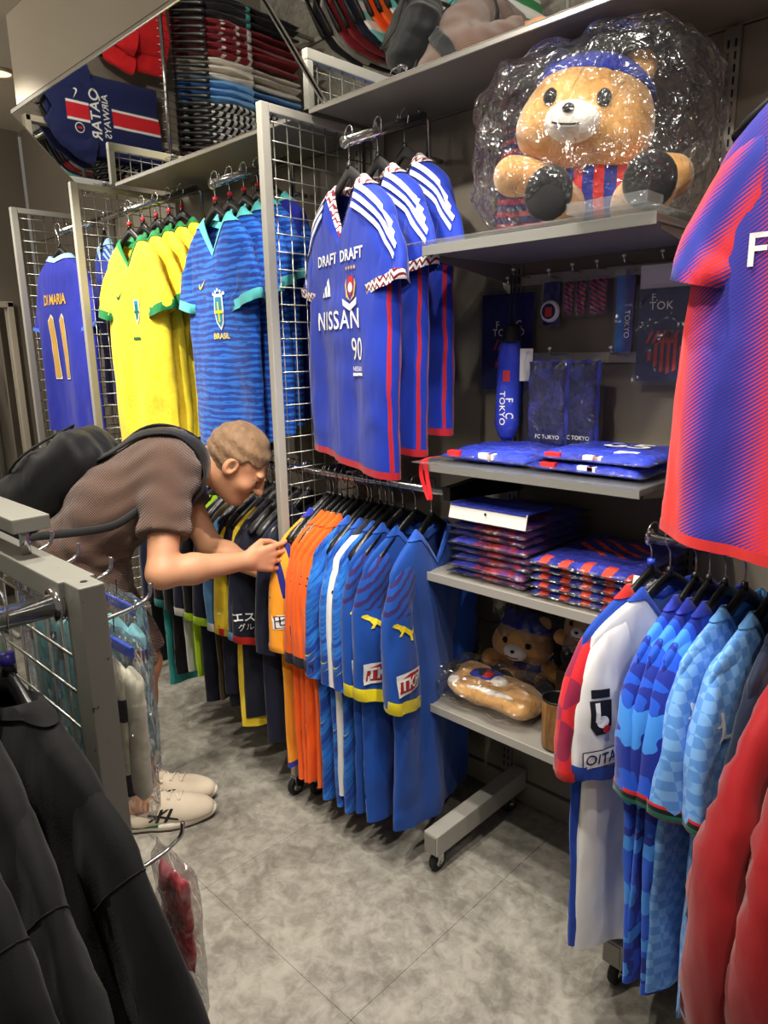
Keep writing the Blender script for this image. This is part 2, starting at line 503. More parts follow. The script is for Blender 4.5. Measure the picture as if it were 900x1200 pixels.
# ------------------------------------------------------------------ wire mesh dividers
PW = .46
def mesh_panel(x, label, caster=True):
    t = thing('wire_mesh_panel', label, 'mesh panel', (x, 1.33, 0), 0, None)
    for y in (0, PW):
        MB().box((0, y, 1.115), (.024, .030, 2.09), bev=.003).build('post', POST, t)
    for z in (2.148, .085):
        MB().box((0, PW / 2, z), (.022, PW - .03, .024), bev=.003).build('crossbar', POST, t)
    hme = vme = None
    for k in range(41):
        z = .135 + k * .0495
        if hme is None:
            o = MB().tube([(0, .012, 0), (0, PW - .012, 0)], .0019, 6).build('wire', WIRE, t, True); hme = o.data
        else: o = mk('wire', None, None, None, t, mesh=hme)
        o.location = (.003, 0, z)
    for k in range(9):
        if vme is None:
            o = MB().tube([(0, 0, .095), (0, 0, 2.14)], .0019, 6).build('wire', WIRE, t, True); vme = o.data
        else: o = mk('wire', None, None, None, t, mesh=vme)
        o.location = (-.001, .036 + k * .0486, 0)
    if caster:
        for y in (0, PW): caster_part(t, (0, y, 0), .07)
    return t

def caster_part(parent, loc, h=.06):
    r = h * .44
    x, y, _ = loc
    c = MB()
    c.box((x, y, h - .004), (.03, .034, .008), bev=.002)
    for s in (-1, 1): c.box((x + s * .0125, y - .004, h * .66), (.003, .024, h * .55), bev=.001)
    c.tube([(x - .016, y - .006, r), (x + .016, y - .006, r)], .004, 8)
    f = c.build('caster', STEEL, parent)
    wv = MB()
    pr = [(-.010, r * .55), (-.010, r * .9), (-.006, r), (.006, r), (.010, r * .9), (.010, r * .55)]
    rings = [[(x + a, y - .006 + rr * math.cos(2 * PI * k / 20), r + rr * math.sin(2 * PI * k / 20)) for k in range(20)] for a, rr in pr]
    wv.loft(rings, True); wv.build('wheel', RUBBER, f, True)
    hb = MB(); hb.loft([[(x + a, y - .006 + rr * math.cos(2 * PI * k / 16), r + rr * math.sin(2 * PI * k / 16)) for k in range(16)] for a, rr in ((-.012, r * .5), (-.013, r * .3), (.013, r * .3), (.012, r * .5))], True)
    hb.build('hub', STEEL, f, True)

mesh_panel(-1.745, 'tall grey wire mesh panel on castors between light blue and royal blue shirts')
mesh_panel(-3.006, 'tall grey wire mesh panel between the purple-blue and yellow shirts')
mesh_panel(-3.668, 'grey wire mesh panel by the brown end wall behind the number 11 shirt')

# ------------------------------------------------------------------ rack feet
def rack_foot(x, label, y0=1.345):
    t = thing('rack_foot', label, 'rack foot', (x, y0, 0))
    MB().box((0, (WALL_Y - .02 - y0) / 2, .098), (.05, WALL_Y - .02 - y0, .066), bev=.004).build('beam', POST, t)
    MB().box((0, -.001, .098), (.040, .004, .056), bev=.001).build('end_cap', plain('end_cap_grey', S(135, 132, 124), .5), t)
    for y in (.035, WALL_Y - .075 - y0): caster_part(t, (0, y, 0), .066)
rack_foot(-1.155, 'grey steel rack foot on castors beside the plain blue shirt hem')
rack_foot(-1.69, 'grey steel rack foot on castors under the orange shirts')
rack_foot(-.60, 'grey steel rack foot on castors under the white and camouflage shirts')

# ------------------------------------------------------------------ wall shelves
SX0, SX1 = -1.235, -.635
def wall_shelf(z, label, y0=1.42):
    t = thing('wall_shelf', label, 'shelf', ((SX0 + SX1) / 2, WALL_Y - .02, z))
    w_ = SX1 - SX0; d = WALL_Y - .02 - y0
    MB().box((0, -d / 2, -.012), (w_, d, .016), bev=.002).build('board', SHELF, t)
    MB().box((0, -d - .0025, -.013), (w_, .004, .024), bev=.001).build('front_lip', plain('shelf_lip', S(158, 155, 148), .4), t)
    for s in (-1, 1):
        q = MB(); x = s * (w_ / 2 - .006)
        q.add([(x - .0015, 0, -.02), (x - .0015, 0, -.075), (x - .0015, -d + .03, -.03), (x - .0015, -d + .03, -.02), (x + .0015, 0, -.02), (x + .0015, 0, -.075), (x + .0015, -d + .03, -.03), (x + .0015, -d + .03, -.02)],
              [(0, 1, 2, 3), (7, 6, 5, 4), (0, 4, 5, 1), (1, 5, 6, 2), (2, 6, 7, 3), (3, 7, 4, 0)]).build('bracket', STRIPM, t)
    return t
s1 = wall_shelf(1.735, 'grey metal shelf holding the large bagged plush')
MB().box((0, -.205, .002), (.64, .43, .004), bev=.001).build('clear_liner', ACRYL, s1)
s2 = wall_shelf(1.19, 'grey metal shelf under the hanging umbrella and pouches')
MB().box((0, -.205, .001), (.63, .42, .003), bev=.001).build('clear_liner', ACRYL, s2)
s3 = wall_shelf(.885, 'grey metal shelf holding two stacks of packed shirts')
s4 = wall_shelf(.49, 'lowest grey metal shelf holding the tumbler and flat plush')

# ------------------------------------------------------------------ rails
def lower_rail():
    t = thing('hanging_rail', 'chrome rail carrying the orange and blue shirts on a black arm', 'rail', (-1.2, 1.48, 1.10))
    MB().tube([(-1.75, 0, 0), (0.0, 0, 0)], .0125, 14).build('tube', STEEL, t, True)
    q = MB(); a = [(-.012, -.03), (.012, -.03), (.012, .03), (-.012, .03)]
    rings = []
    for y, hh, zc in ((.32, .038, .0), (.16, .030, .0), (.03, .021, .0), (-.022, .018, .0)):
        rings.append([(x + .01, y, zc + (1 if z > 0 else -1) * hh) for x, z in a])
    q.loft(rings, True); q.build('arm', BLACKP, t)
    for xx in (-.55, -1.2): MB().box((xx, .17, 0), (.012, .34, .03), bev=.002).build('arm', BLACKP, t)
lower_rail()
def right_rail():
    t = thing('hanging_rail', 'chrome rail carrying the white, camouflage and chequered shirts', 'rail', (-.615, 1.43, 1.085))
    MB().tube([(0, 0, 0), (1.3, 0, 0)], .0125, 14).build('tube', STEEL, t, True)
    MB().lathe([(0, .004), (.012, .003), (.018, 0), (.018, -.006), (.012, -.01)], 16).build('end_cap', STEEL, t, True).rotation_euler = (0, -PI / 2, 0)
    MB().box((.02, .19, 0), (.012, .36, .036), bev=.003).build('arm', BLACKP, t)
right_rail()

def display_arm(x, label, skew=0.0, y0=1.40, z0=2.02, y1=1.72, z1=2.145, thick=.0135):
    t = thing('faceout_rail', label, 'rail', (x, y0, z0))
    dx = skew * (y1 - y0) / .42
    d = Vector((dx, y1 - y0, z1 - z0))
    MB().tube([(0, 0, 0), d], thick, 14).build('tube', STEEL, t, True)
    MB().tube([(0, -.004, -.001), (0, .004, .001)], thick * 1.15, 14).build('end_cap', STEEL, t, True)
    q = MB(); q.tube([d, d + Vector((0, .02, -.01)), d + Vector((0, .02, -.12))], .008, 8); q.build('drop_post', STEEL, t, True)
    MB().tube([d + Vector((0, .02, -.11)), (d.x, WALL_Y - y0 - .02, d.z - .11)], .008, 8).build('wall_stub', STEEL, t, True)
    for k in range(4):
        p = d * (k / 3.6 + .1); MB().tube([p + Vector((0, 0, thick)), p + Vector((0, -.002, thick + .013))], .003, 6).build('stop_pin', STEEL, t, True)
    return t
display_arm(-1.49, 'sloping chrome display arm holding the three royal blue shirts')
display_arm(-2.127, 'sloping chrome display arm holding the light blue striped shirts')
display_arm(-2.725, 'sloping chrome display arm holding the yellow shirts')
display_arm(-3.338, 'sloping chrome display arm holding the number 11 shirt')
display_arm(-.28, 'sloping chrome display arm holding the red and blue gradient shirts', y0=1.27, z0=1.985, z1=2.10)

# framed wall mirror on the end wall
fm = thing('framed_mirror', 'tall beige framed mirror on the brown end wall', 'mirror', (END_X, 1.2, 0))
for y, z, sy, sz in ((.42, .95, .035, 1.72), (-.42, .95, .035, 1.72), (0, 1.795, .875, .035), (0, .1, .875, .035)):
    MB().box((.025, y, z), (.05, sy, sz), bev=.004).build('frame', BEIGE, fm)
MB().box((.012, 0, .95), (.01, .80, 1.66)).build('glass', MIRROR, fm)

# ================================================================== GARMENTS
def sgnpow(v, p): return math.copysign(abs(v) ** p, v)

class Garment:
    """hanging shirt in local space: x across the shoulders, front towards -y, z = 0 at the neck point"""
    def __init__(s, L=.73, hw=.235, sw=.205, nw=.078, b=.045, drop=.078, vneck=.10, fold=.016, seed=1,
                 slen=.24, sout=.075, swid=.092, sdep=.026, flare=0.0, N=60, wr=.006, pinch=0.0, droop=0.0, long=None):
        s.__dict__.update({k: v for k, v in locals().items() if k != 's'})
        R = random.Random(seed)
        s.ph = [R.uniform(0, 6.28) for _ in range(8)]; s.k = [R.uniform(1.6, 2.6), R.uniform(3.5, 5.2), R.uniform(6.5, 9)]
        zs = []
        n1 = 9
        for i in range(n1):
            t = i / (n1 - 1)
            zs.append((-drop * (t ** 1.15), nw + (sw - nw) * (1 - (1 - t) ** 1.25), b * (.55 + .35 * t)))
        n2 = 30
        for i in range(1, n2 + 1):
            t = i / n2
            z = -drop - (L - drop) * t
            a = sw + (hw - sw) * min(1, t / .16) ** .6 + flare * t
            zs.append((z, a, b * (.9 + .1 * min(1, t * 3))))
        s.rings = zs
        s.Vb = [s.ring(j) for j in range(len(zs))]
        s.mb = MB(); s.mb.loft(s.Vb)
        s.sl = {}
        for side in (-1, 1): s.sl[side] = s.sleeve(side)
        P = list(s.mb.v); F = list(s.mb.f)
        for side in (-1, 1):
            o = len(P); P += s.sl[side].v; F += [tuple(i + o for i in f) for f in s.sl[side].f]
        s.bvh = BVHTree.FromPolygons([Vector(p) for p in P], F)
    def wob(s, x, z):
        t = max(0, min(1, (-z - .12) / .45))
        return s.fold * t * (math.sin(s.k[0] * 6.28 * x + s.ph[0] + z * 1.5) * .9 + .6 * math.sin(s.k[1] * 6.28 * x + s.ph[1] - z * 2.2) + .3 * math.sin(s.k[2] * 6.28 * x + s.ph[2] + z))
    def ring(s, j):
        z0, a, b = s.rings[j]; out = []
        for k in range(s.N):
            ph = 2 * PI * k / s.N
            c, sn = math.cos(ph), math.sin(ph)
            x = a * sgnpow(c, .75); y = -b * sgnpow(sn, .85)
            z = z0
            if sn > 0:   # front neckline
                u = max(0.0, 1 - abs(x) / s.nw); w_ = max(0.0, 1 + z0 / (s.vneck + .05))
                z -= s.vneck * (u ** 1.0) * w_
            else:
                u = max(0.0, 1 - abs(x) / s.nw); z -= .02 * u * max(0, 1 + z0 / .06)
            y += s.wob(x, z0)
            tw = min(1, max(0, (-z0 - .03) / .15))
            q3 = Vector((x * 7 + s.seed * 3.1, z0 * 4.2, 1.5 * (sn > 0) + s.seed))
            y += s.wr * tw * (1.4 * mnoise.noise(q3) + .9 * (abs(mnoise.noise(q3 * 2.3)) - .25) * 1.5)
            x += .6 * s.wr * tw * mnoise.noise(Vector((z0 * 5, s.seed * 2.7, c > 0)))
            if j >= len(s.rings) - 3: z += .006 * math.sin(9 * x + s.ph[3]) - s.droop * x
            out.append((x, y, z))
        return out
    def sleeve(s, side):
        sw, L = s.sw, s.slen; rings = []
        if s.long:
            cp = curve_pts([(x, 0, z) for x, z in s.long], 5); n = len(cp); pairs = []
            for i, p in enumerate(cp):
                t = (cp[min(i + 1, n - 1)] - cp[max(i - 1, 0)]).normalized(); nrm = Vector((-t.z, 0, t.x)); u = i / (n - 1)
                wd = s.swid * (.62 + .38 * min(1, u * 4)) * (1 - .18 * u); pairs.append((p + nrm * wd, p - nrm * wd))
        else:
            W = s.swid * 2; d = s.drop
            O = curve_pts([(sw - .075, 0, -d * .52), (sw - .012, 0, -d * .98), (sw + s.sout * .45 + .008, 0, -d - .055 - L * .12), (sw + s.sout * .8 + .006, 0, -d - .02 - L * .6), (sw + s.sout, 0, -d - L + .01)], 5)
            I = curve_pts([(sw - .10, 0, -d - .10), (sw - .085, 0, -d - .14), (sw - .07, 0, -d - .165), (sw + s.sout * .5 - W * .78, 0, -d - .06 - L * .68), (sw + s.sout - W * .86, 0, -d - L - W * .13)], 5)
            pairs = list(zip(O, I))
        n = len(pairs); ph = s.ph[4 + (side > 0)]
        for i, (o, q) in enumerate(pairs):
            u = i / (n - 1); c = (o + q) / 2; hv = (o - q) / 2; dp = s.sdep * (.75 + .35 * u); r = []
            for k in range(24):
                a = 2 * PI * k / 24; ca, sn = math.cos(a), math.sin(a)
                pt = c + hv * sgnpow(ca, .85); yy = -dp * sgnpow(sn, .9)
                cr = .0065 * math.sin(3.2 * ca + ph + 3.5 * u) * min(1, u * 1.6) + .003 * math.sin(7 * ca - ph + 9 * u) * u
                cr += s.wr * min(1, u * 2 + .2) * (1.2 * mnoise.noise(Vector((pt.x * 11 + s.seed, pt.z * 8 + side, sn * .6))) + 1.3 * (abs(mnoise.noise(Vector((pt.x * 16 + pt.z * 9, pt.z * 14 - pt.x * 8 + s.seed, sn)))) - .2))
                r.append((side * pt.x, yy - (.004 if s.long else .010) * u + cr + s.wob(side * pt.x, min(pt.z, -.2)) * .35, pt.z))
            rings.append(r)
        s.__dict__.setdefault('srings', {})[side] = rings
        q = MB(); q.loft(rings); return q
    def front(s, cx, cz, eps=.003):
        def place(u, v):
            h = s.bvh.ray_cast(Vector((cx + u, -1, cz + v)), Vector((0, 1, 0)))
            if h[0] is not None: return (cx + u, h[0].y - eps, cz + v)
            l = s.bvh.find_nearest(Vector((cx + u, -.03, cz + v)))[0]
            return (l.x, l.y - eps, l.z)
        return place
    def make(s, root, body, sleeve=None, collar=None, cuff=None, cuff_w=.022, collar_w=3, hem=None, sleeve_b=None):
        mk('body', s.mb.v, s.mb.f, body, root)
        for side in (-1, 1):
            so = mk('sleeve', s.sl[side].v, s.sl[side].f, (sleeve_b if side > 0 and sleeve_b else sleeve) or body, root)
            if cuff:
                rr = s.srings[side]; a, bb = rr[-2], rr[-1]
                def grow(r, f, g=.0025):
                    cx = sum(p[0] for p in r) / len(r); cy = sum(p[1] for p in r) / len(r); cz = sum(p[2] for p in r) / len(r)
                    return [(p[0] + (p[0] - cx) * f, p[1] + (p[1] - cy) * .10, p[2] + (p[2] - cz) * f) for p in r]
                d = Vector(bb[0]) - Vector(a[0]); l = max(d.length, 1e-4)
                top = [tuple(Vector(p) - d * (cuff_w / l)) for p in bb]
                q = MB(); q.loft([grow(top, .015), grow(bb, .02), [tuple(Vector(p) + d * .05) for p in grow(bb, .0)]]); q.build('cuff', cuff, so, True)
        if collar:
            q = MB(); rings = []
            for j in range(collar_w + 1):
                rings.append([(p[0] * (1.02 if j < collar_w else 1.005), p[1] * 1.10, p[2] + (.012 if j == 0 else .004)) for p in s.Vb[j]])
            inner = [(p[0] * .93, p[1] * .80, p[2] + .008) for p in s.Vb[0]]
            q.loft([[(p[0], p[1], p[2] - .02) for p in inner], inner] + rings); q.build('collar', collar, root, True)
        if hem:
            r = s.Vb[-1]; r2 = s.Vb[-2]
            q = MB(); q.loft([[(p[0] * 1.004, p[1] * 1.03, p[2] + .012) for p in r], [(p[0] * 1.004, p[1] * 1.03, p[2] - .008) for p in r]]); q.build('hem', hem, root, True)
        return root

# ---- hangers
_hook = None
def hanger(loc, rotz, label, group, size=.185, mat=None, cap=None, name='clothes_hanger'):
    """origin on the rail; x runs along the hanger arms"""
    global _hook
    t = thing(name, label, 'hanger', loc, rotz, group)
    if _hook is None:
        pts = [(.018, 0, -.022), (.022, 0, .002), (.012, 0, .0185), (-.006, 0, .0195), (-.019, 0, .006), (-.017, 0, -.012), (-.004, 0, -.032), (0, 0, -.05), (0, 0, -.085)]
        o = MB().tube(curve_pts(pts, 5), .0017, 7).build('hook', STEEL, t, True); _hook = [o.data, {}]
    else: mk('hook', None, None, None, t, mesh=_hook[0])
    key = (size, (mat or BLACKP).name)
    if key not in _hook[1]:
        rings = []
        for i in range(-10, 11):
            u = i / 10; x = u * size; z = -.092 - .108 * abs(u) ** 1.2
            hh = .013 + .004 * (1 - abs(u)); dd = .006 + .012 * abs(u) ** 1.3
            if abs(u) == 1: hh *= .6; dd *= .7
            rings.append([(x, dd * math.cos(2 * PI * k / 12), z + hh * math.sin(2 * PI * k / 12)) for k in range(12)])
        q = MB(); q.loft(rings, True); q.tube([(0, 0, -.068), (0, 0, -.085)], [.006, .009], 10)
        o = q.build('arms', mat or BLACKP, t, True); _hook[1][key] = o.data
    else: mk('arms', None, None, None, t, mesh=_hook[1][key])
    if cap:
        MB().tube([(0, 0, -.058), (0, 0, -.072)], .0085, 12).build('size_ring', cap, t, True)
    return t

def garment_at(name, label, cat, loc, rotz, group=None): return thing(name, label, cat, loc, rotz, group)

# ---- printed fabric patterns
def stripes3(base, stripe, drop=.062, nw=.078, sw=.205, w=.0125, gap=.0235, x0=.085, x1=.30):
    def fn(b):
        x, y, z = b.xyz(); ax = b.f('ABSOLUTE', x)
        line = b.f('MULTIPLY', b.f('POWER', b.f('MAXIMUM', b.f('SUBTRACT', ax, nw), 0.0), 1.55), -1.55)
        d = b.f('SUBTRACT', line, z)                         # distance below the shoulder line
        d = b.f('SUBTRACT', d, .004)
        fr = b.f('MODULO', b.f('ADD', d, 10 * gap), gap)
        on = b.f('LESS_THAN', fr, w)
        on = b.f('MULTIPLY', on, b.f('LESS_THAN', d, 3 * gap)); on = b.f('MULTIPLY', on, b.f('GREATER_THAN', d, 0.0))
        on = b.f('MULTIPLY', on, b.f('GREATER_THAN', ax, x0)); on = b.f('MULTIPLY', on, b.f('LESS_THAN', ax, x1 - .05))
        on = b.f('MULTIPLY', on, b.f('LESS_THAN', y, .002))
        c = b.mix(on, base, stripe)
        side = b.f('MULTIPLY', b.f('GREATER_THAN', ax, .222), b.f('LESS_THAN', z, -.24))
        side = b.f('MULTIPLY', side, b.f('LESS_THAN', ax, .25))
        return c, side
    return fn
ROYAL = S(8, 44, 158)
def yoko(b):
    x, y, z = b.xyz(); ax = b.f('ABSOLUTE', x)
    side = b.f('MULTIPLY', b.f('MULTIPLY', b.f('GREATER_THAN', ax, .2255), b.f('LESS_THAN', ax, .2325)), b.f('MULTIPLY', b.f('LESS_THAN', z, -.20), b.f('LESS_THAN', y, .012)))
    return b.mix(side, ROYAL, S(165, 20, 38))
YOKO = cloth('royal_blue_jersey', fn=yoko); YOKO_S = cloth('royal_blue_sleeve', ROYAL)
def shoulder_stripes(g, r, mat, x0=.088, x1=.262, w=.0135, gap=.0235, first=.010):
    def zs(x):
        if x < g.sw:
            t = 1 - max(0, 1 - (x - g.nw) / (g.sw - g.nw)) ** .8
            return -g.drop * t ** 1.15
        return -g.drop - (x - g.sw) * 1.25
    for sg in (-1, 1):
        for k in range(3):
            up = []; dn = []
            for i in range(13):
                x = x0 + (x1 - x0) * i / 12; o = first + k * gap
                up.append((sg * x, zs(x) - o)); dn.append((sg * x, zs(x) - o - w))
            pl = g.front(0, 0, .0055); quads = MB()
            quads.loft([[pl(*p) for p in up], [pl(u, (z + z2) / 2) for (u, z), (_, z2) in zip(up, dn)], [pl(*p) for p in dn]], closed=False)
            quads.build('shoulder_stripe', mat, r)
def chevron(b):
    x, y, z = b.xyz()
    u = b.f('MULTIPLY', b.f('ADD', z, b.f('MULTIPLY', b.f('ABSOLUTE', b.f('SUBTRACT', b.f('MODULO', b.f('ADD', b.f('MULTIPLY', x, 1.0), 2.0), .02), .01)), 1.4)), 52.0)
    on = b.f('GREATER_THAN', b.f('MODULO', b.f('ADD', u, 100.0), 1.0), .55)
    return b.mix(on, S(236, 234, 230), S(120, 22, 45))
CHEV = cloth('chevron_trim', fn=chevron)

def wavy(c1, c2, c3, freq=46.0):
    def fn(b):
        x, y, z = b.xyz()
        w_ = b.f('ADD', b.f('MULTIPLY', z, freq), b.f('MULTIPLY', b.noise(7.0, 2.0, stretch=(1.0, 1.0, 4.0)), 1.5))
        s = b.f('SINE', b.f('MULTIPLY', w_, 6.28))
        c = b.mix(b.ramp(s, -.35, .45), c1, c2)
        return b.mix(b.ramp(b.noise(28.0, 2.0, stretch=(1, 1, 6.0)), .52, .75), c, c3)
    return fn
BRB = cloth('wavy_blue_jersey', fn=wavy(S(12, 56, 150), S(30, 108, 206), S(10, 40, 116)))
AQUA = cloth('aqua_trim', S(96, 205, 205))
def yel_fn(b):
    return b.mix(b.ramp(b.noise(60.0, 3.0), .45, .6), S(250, 226, 60), S(246, 218, 44))
BRY = cloth('yellow_jersey', fn=yel_fn); GREEN = cloth('green_trim', S(26, 135, 70))
ARG = cloth('violet_blue_jersey', S(34, 44, 160)); ICE = cloth('ice_blue_trim', S(160, 205, 235))
DARKNAVY = cloth('dark_navy_jersey', S(20, 24, 48)); SLATE = cloth('blue_purple_jersey', S(60, 70, 170))

SKEW = -math.radians(15)
ARMDIR = Vector((0.0, 1.0, .125 / .32))
def on_arm(x, dy, y0=1.40, z0=2.02): return Vector((x, y0, z0)) + ARMDIR * dy

def seated(root_loc, rotz, group, hl, mat=None, cap=None, size=.185):
    return hanger(root_loc, rotz, hl, group, size, mat, cap)
NECK = -.108     # neck point of a shirt below the rail

# ---------------- three royal blue shirts on the display arm
def crest_marks(g, r, cx, cz, k=1.0):
    flat('crest', SHIELD, .062 * k, plain('crest_blue', S(40, 60, 150)), r, g.front(cx, cz, .003), sx=.85)
    flat('crest', SHIELD, .050 * k, plain('crest_red', S(190, 45, 55)), r, g.front(cx, cz + .002, .004), sx=.8)
    flat('crest', disc(14, .5), .026 * k, WHITE, r, g.front(cx, cz - .002, .005))
    for sgn in (-1, 1):
        flat('crest', [(sgn * .0, -.5), (sgn * .35, -.3), (sgn * .5, .2), (sgn * .38, .45), (sgn * .36, .1), (sgn * .22, -.25)], .062 * k, GOLD, r, g.front(cx, cz - .006, .0045))
    flat('crest', [(-.5, .1), (0, -.12), (.5, .1), (.46, -.14), (0, -.34), (-.46, -.14)], .075 * k, WHITE, r, g.front(cx, cz - .036 * k, .0055))

def royal_shirt(i, dy, label, full=True, arms=True):
    p = on_arm(-1.49, dy)
    g = Garment(L=.745, seed=11 + i, b=.05, fold=.009, vneck=.135, slen=.20, sout=.085, droop=.06, swid=.088)
    r = garment_at('football_shirt', label, 'shirt', (p.x, p.y, p.z + NECK), SKEW, 'royal blue shirts on the display arm')
    g.make(r, YOKO, YOKO_S, CHEV, CHEV, .026, 3, cloth('dark_red_hem', S(165, 22, 38)))
    shoulder_stripes(g, r, WHITE)
    flat('chest_lettering', ('DRAFT', 1.0, .02), .040, WHITE, r, g.front(-.062, -.190), sx=1.0)
    flat('chest_lettering', ('DRAFT', 1.0, .02), .040, WHITE, r, g.front(.082, -.190), sx=1.0)
    bars = [[(-.5, -.4), (-.28, -.4), (-.36, -.15), (-.42, -.22)], [(-.2, -.4), (.05, -.4), (-.14, .12), (-.28, -.05)], [(.13, -.4), (.4, -.4), (.1, .42), (-.08, .24)]]
    flat('maker_mark', bars, .062, WHITE, r, g.front(-.062, -.262))
    for k in range(4): flat('star', disc(5, .5), .010, GOLD, r, g.front(.058 + k * .014, -.222))
    crest_marks(g, r, .08, -.270)
    flat('sponsor_lettering', ('NISSAN', 1.12, .012), .070, WHITE, r, g.front(.0, -.355, .0035), sx=1.0)
    flat('sponsor_lettering', '90', .085, WHITE, r, g.front(.105, -.435), sx=.72)
    flat('sponsor_lettering', 'NISSAN', .018, WHITE, r, g.front(.105, -.484), sx=1.0)
    flat('sponsor_lettering', rect(.06, .008), 1.0, WHITE, r, g.front(.105, -.498))
    flat('sleeve_badge', rect(.5, 1.0), .06, BLACK, r, g.front(-.262, -.16))
    flat('sleeve_badge', disc(10), .03, WHITE, r, g.front(-.262, -.15, .004))
    hg = plain('charcoal_hanger', S(38, 38, 38), .45)
    h = hanger((p.x, p.y, p.z + .016), SKEW, 'charcoal hanger inside the %s royal blue shirt' % ['front', 'middle', 'rear'][i], 'hangers in the royal blue shirts', .17, hg)
    return r
royal_shirt(0, .015, 'royal blue shirt with white stripes, front one of three on the display arm')
royal_shirt(1, .125, 'royal blue shirt, middle of three on the display arm')
royal_shirt(2, .235, 'royal blue shirt nearest the wall on the three-shirt display arm')

# ---------------- light blue striped shirts (five) and yellow shirts (five)
RINGR = plain('red_ring', S(200, 40, 50), .4)
ORD = ['front', 'second', 'third', 'fourth', 'rearmost']
def arm_set(x, n, step, make, group, hl, turn):
    for i in range(n):
        p = on_arm(x, .01 + step * i)
        make(i, p, turn)
        hanger((p.x, p.y, p.z + .016), turn, hl % ORD[i], group, .165, None, RINGR)
def brazil_blue(i, p, turn):
    lab = 'light blue wavy striped shirt with aqua collar, front one on its arm' if i == 0 else 'light blue wavy striped shirt, %s one on its sloping arm' % ORD[i]
    g = Garment(L=.76, hw=.212, sw=.188, seed=21 + i, b=.035, fold=.010, vneck=.115, slen=.20, sout=.085, swid=.10)
    r = garment_at('football_shirt', lab, 'shirt', (p.x, p.y, p.z + NECK), turn, 'light blue striped shirts on the display arm')
    g.make(r, BRB if i < 4 else ARG, BRB, AQUA, AQUA, .032, 3)
    if i == 0:
        flat('maker_mark', SWOOSH, .055, YEL, r, g.front(-.065, -.205), rot=.1)
        c = (.045, -.30)
        flat('crest', SHIELD, .115, plain('crest_white', S(225, 230, 235)), r, g.front(*c), sx=.55)
        flat('crest', SHIELD, .095, plain('crest_teal', S(30, 140, 170)), r, g.front(c[0], c[1], .004), sx=.5)
        flat('crest', [rect(.10, .8), rect(.6, .12)], .08, YEL, r, g.front(c[0], c[1], .005))
        for k in range(5): flat('star', disc(6), .013, plain('crest_white', None), r, g.front(c[0] - .03 + k * .015, c[1] + .07 - .006 * abs(k - 2)))
        flat('chest_lettering', ('BRASIL', 1.0, .02), .026, YEL, r, g.front(c[0], c[1] - .078))
arm_set(-2.127, 5, .058, brazil_blue, 'hangers in the light blue striped shirts', 'black hanger with red size ring in the %s light blue striped shirt', -.05)
def brazil_yellow(i, p, turn):
    lab = 'yellow shirt with green collar, front one on its arm' if i == 0 else 'yellow shirt with green collar, %s one on its sloping arm' % ORD[i]
    g = Garment(L=.80, hw=.212, sw=.185, seed=31 + i, b=.035, fold=.010, vneck=.10, slen=.20, sout=.10, swid=.10)
    r = garment_at('football_shirt', lab, 'shirt', (p.x, p.y, p.z + NECK), turn, 'yellow shirts on the display arm')
    g.make(r, BRY, BRY, GREEN, GREEN, .034, 2)
    if i == 0:
        flat('maker_mark', SWOOSH, .055, plain('green_print', S(20, 100, 60)), r, g.front(-.06, -.20), rot=.2)
        c = (.05, -.27)
        flat('crest', SHIELD, .095, plain('crest_pale', S(225, 225, 170)), r, g.front(*c), sx=.55)
        flat('crest', SHIELD, .075, plain('crest_teal', None), r, g.front(c[0], c[1] + .004, .004), sx=.42)
        flat('crest', [rect(.10, .8), rect(.5, .12)], .07, plain('green_print', None), r, g.front(c[0], c[1], .005))
        flat('sleeve_badge', rect(.06, .01), 1.0, plain('green_print', None), r, g.front(.04, -.37))
arm_set(-2.725, 5, .058, brazil_yellow, 'hangers in the yellow shirts', 'black hanger with red size ring in the %s yellow shirt', .03)

# ---------------- violet-blue number 11 shirt, seen from the back
p = on_arm(-3.338, .01)
g = Garment(L=.77, seed=41, b=.05, fold=.010, vneck=.018, slen=.24, sout=.07, swid=.10)
r = garment_at('football_shirt', 'violet-blue shirt lettered DI MARIA 11 hung back outwards', 'shirt', (p.x - .03, p.y - .01, p.z + NECK), .10)
g.make(r, ARG, ARG, ICE, cloth('violet_trim', S(70, 110, 215)), .016, 2)
flat('name_lettering', ('DI MARIA', .95, .03), .062, GOLD, r, g.front(-.01, -.185), sx=.78)
for dx in (-.055, .045):
    flat('number', [(-.5, -1), (.5, -1), (.42, .9), (.1, 1), (-.5, .8)], .145, WHITE, r, g.front(dx, -.39, .003), sx=.35)
    flat('number', [(-.5, -1), (.5, -1), (.42, .9), (.1, 1), (-.5, .8)], .138, GOLD, r, g.front(dx, -.39, .0045), sx=.29)
hanger((p.x - .03, p.y - .01, p.z + .016), .10, 'black hanger inside the number 11 shirt', None, .16)
p = on_arm(-3.338, .20)
g = Garment(L=.74, seed=42, b=.04, fold=.010, vneck=.08, slen=.22)
r = garment_at('football_shirt', 'dark blue shirt with pale shoulder stripes behind the number 11 shirt', 'shirt', (p.x, p.y, p.z + NECK), SKEW)
g.make(r, cloth('argentina_back', fn=lambda b: stripes3(S(40, 60, 170), S(150, 195, 235))(b)[0]), None, ICE, None)
hanger((p.x, p.y, p.z + .016), SKEW, 'black hanger inside the dark blue shirt behind number 11', None, .16)

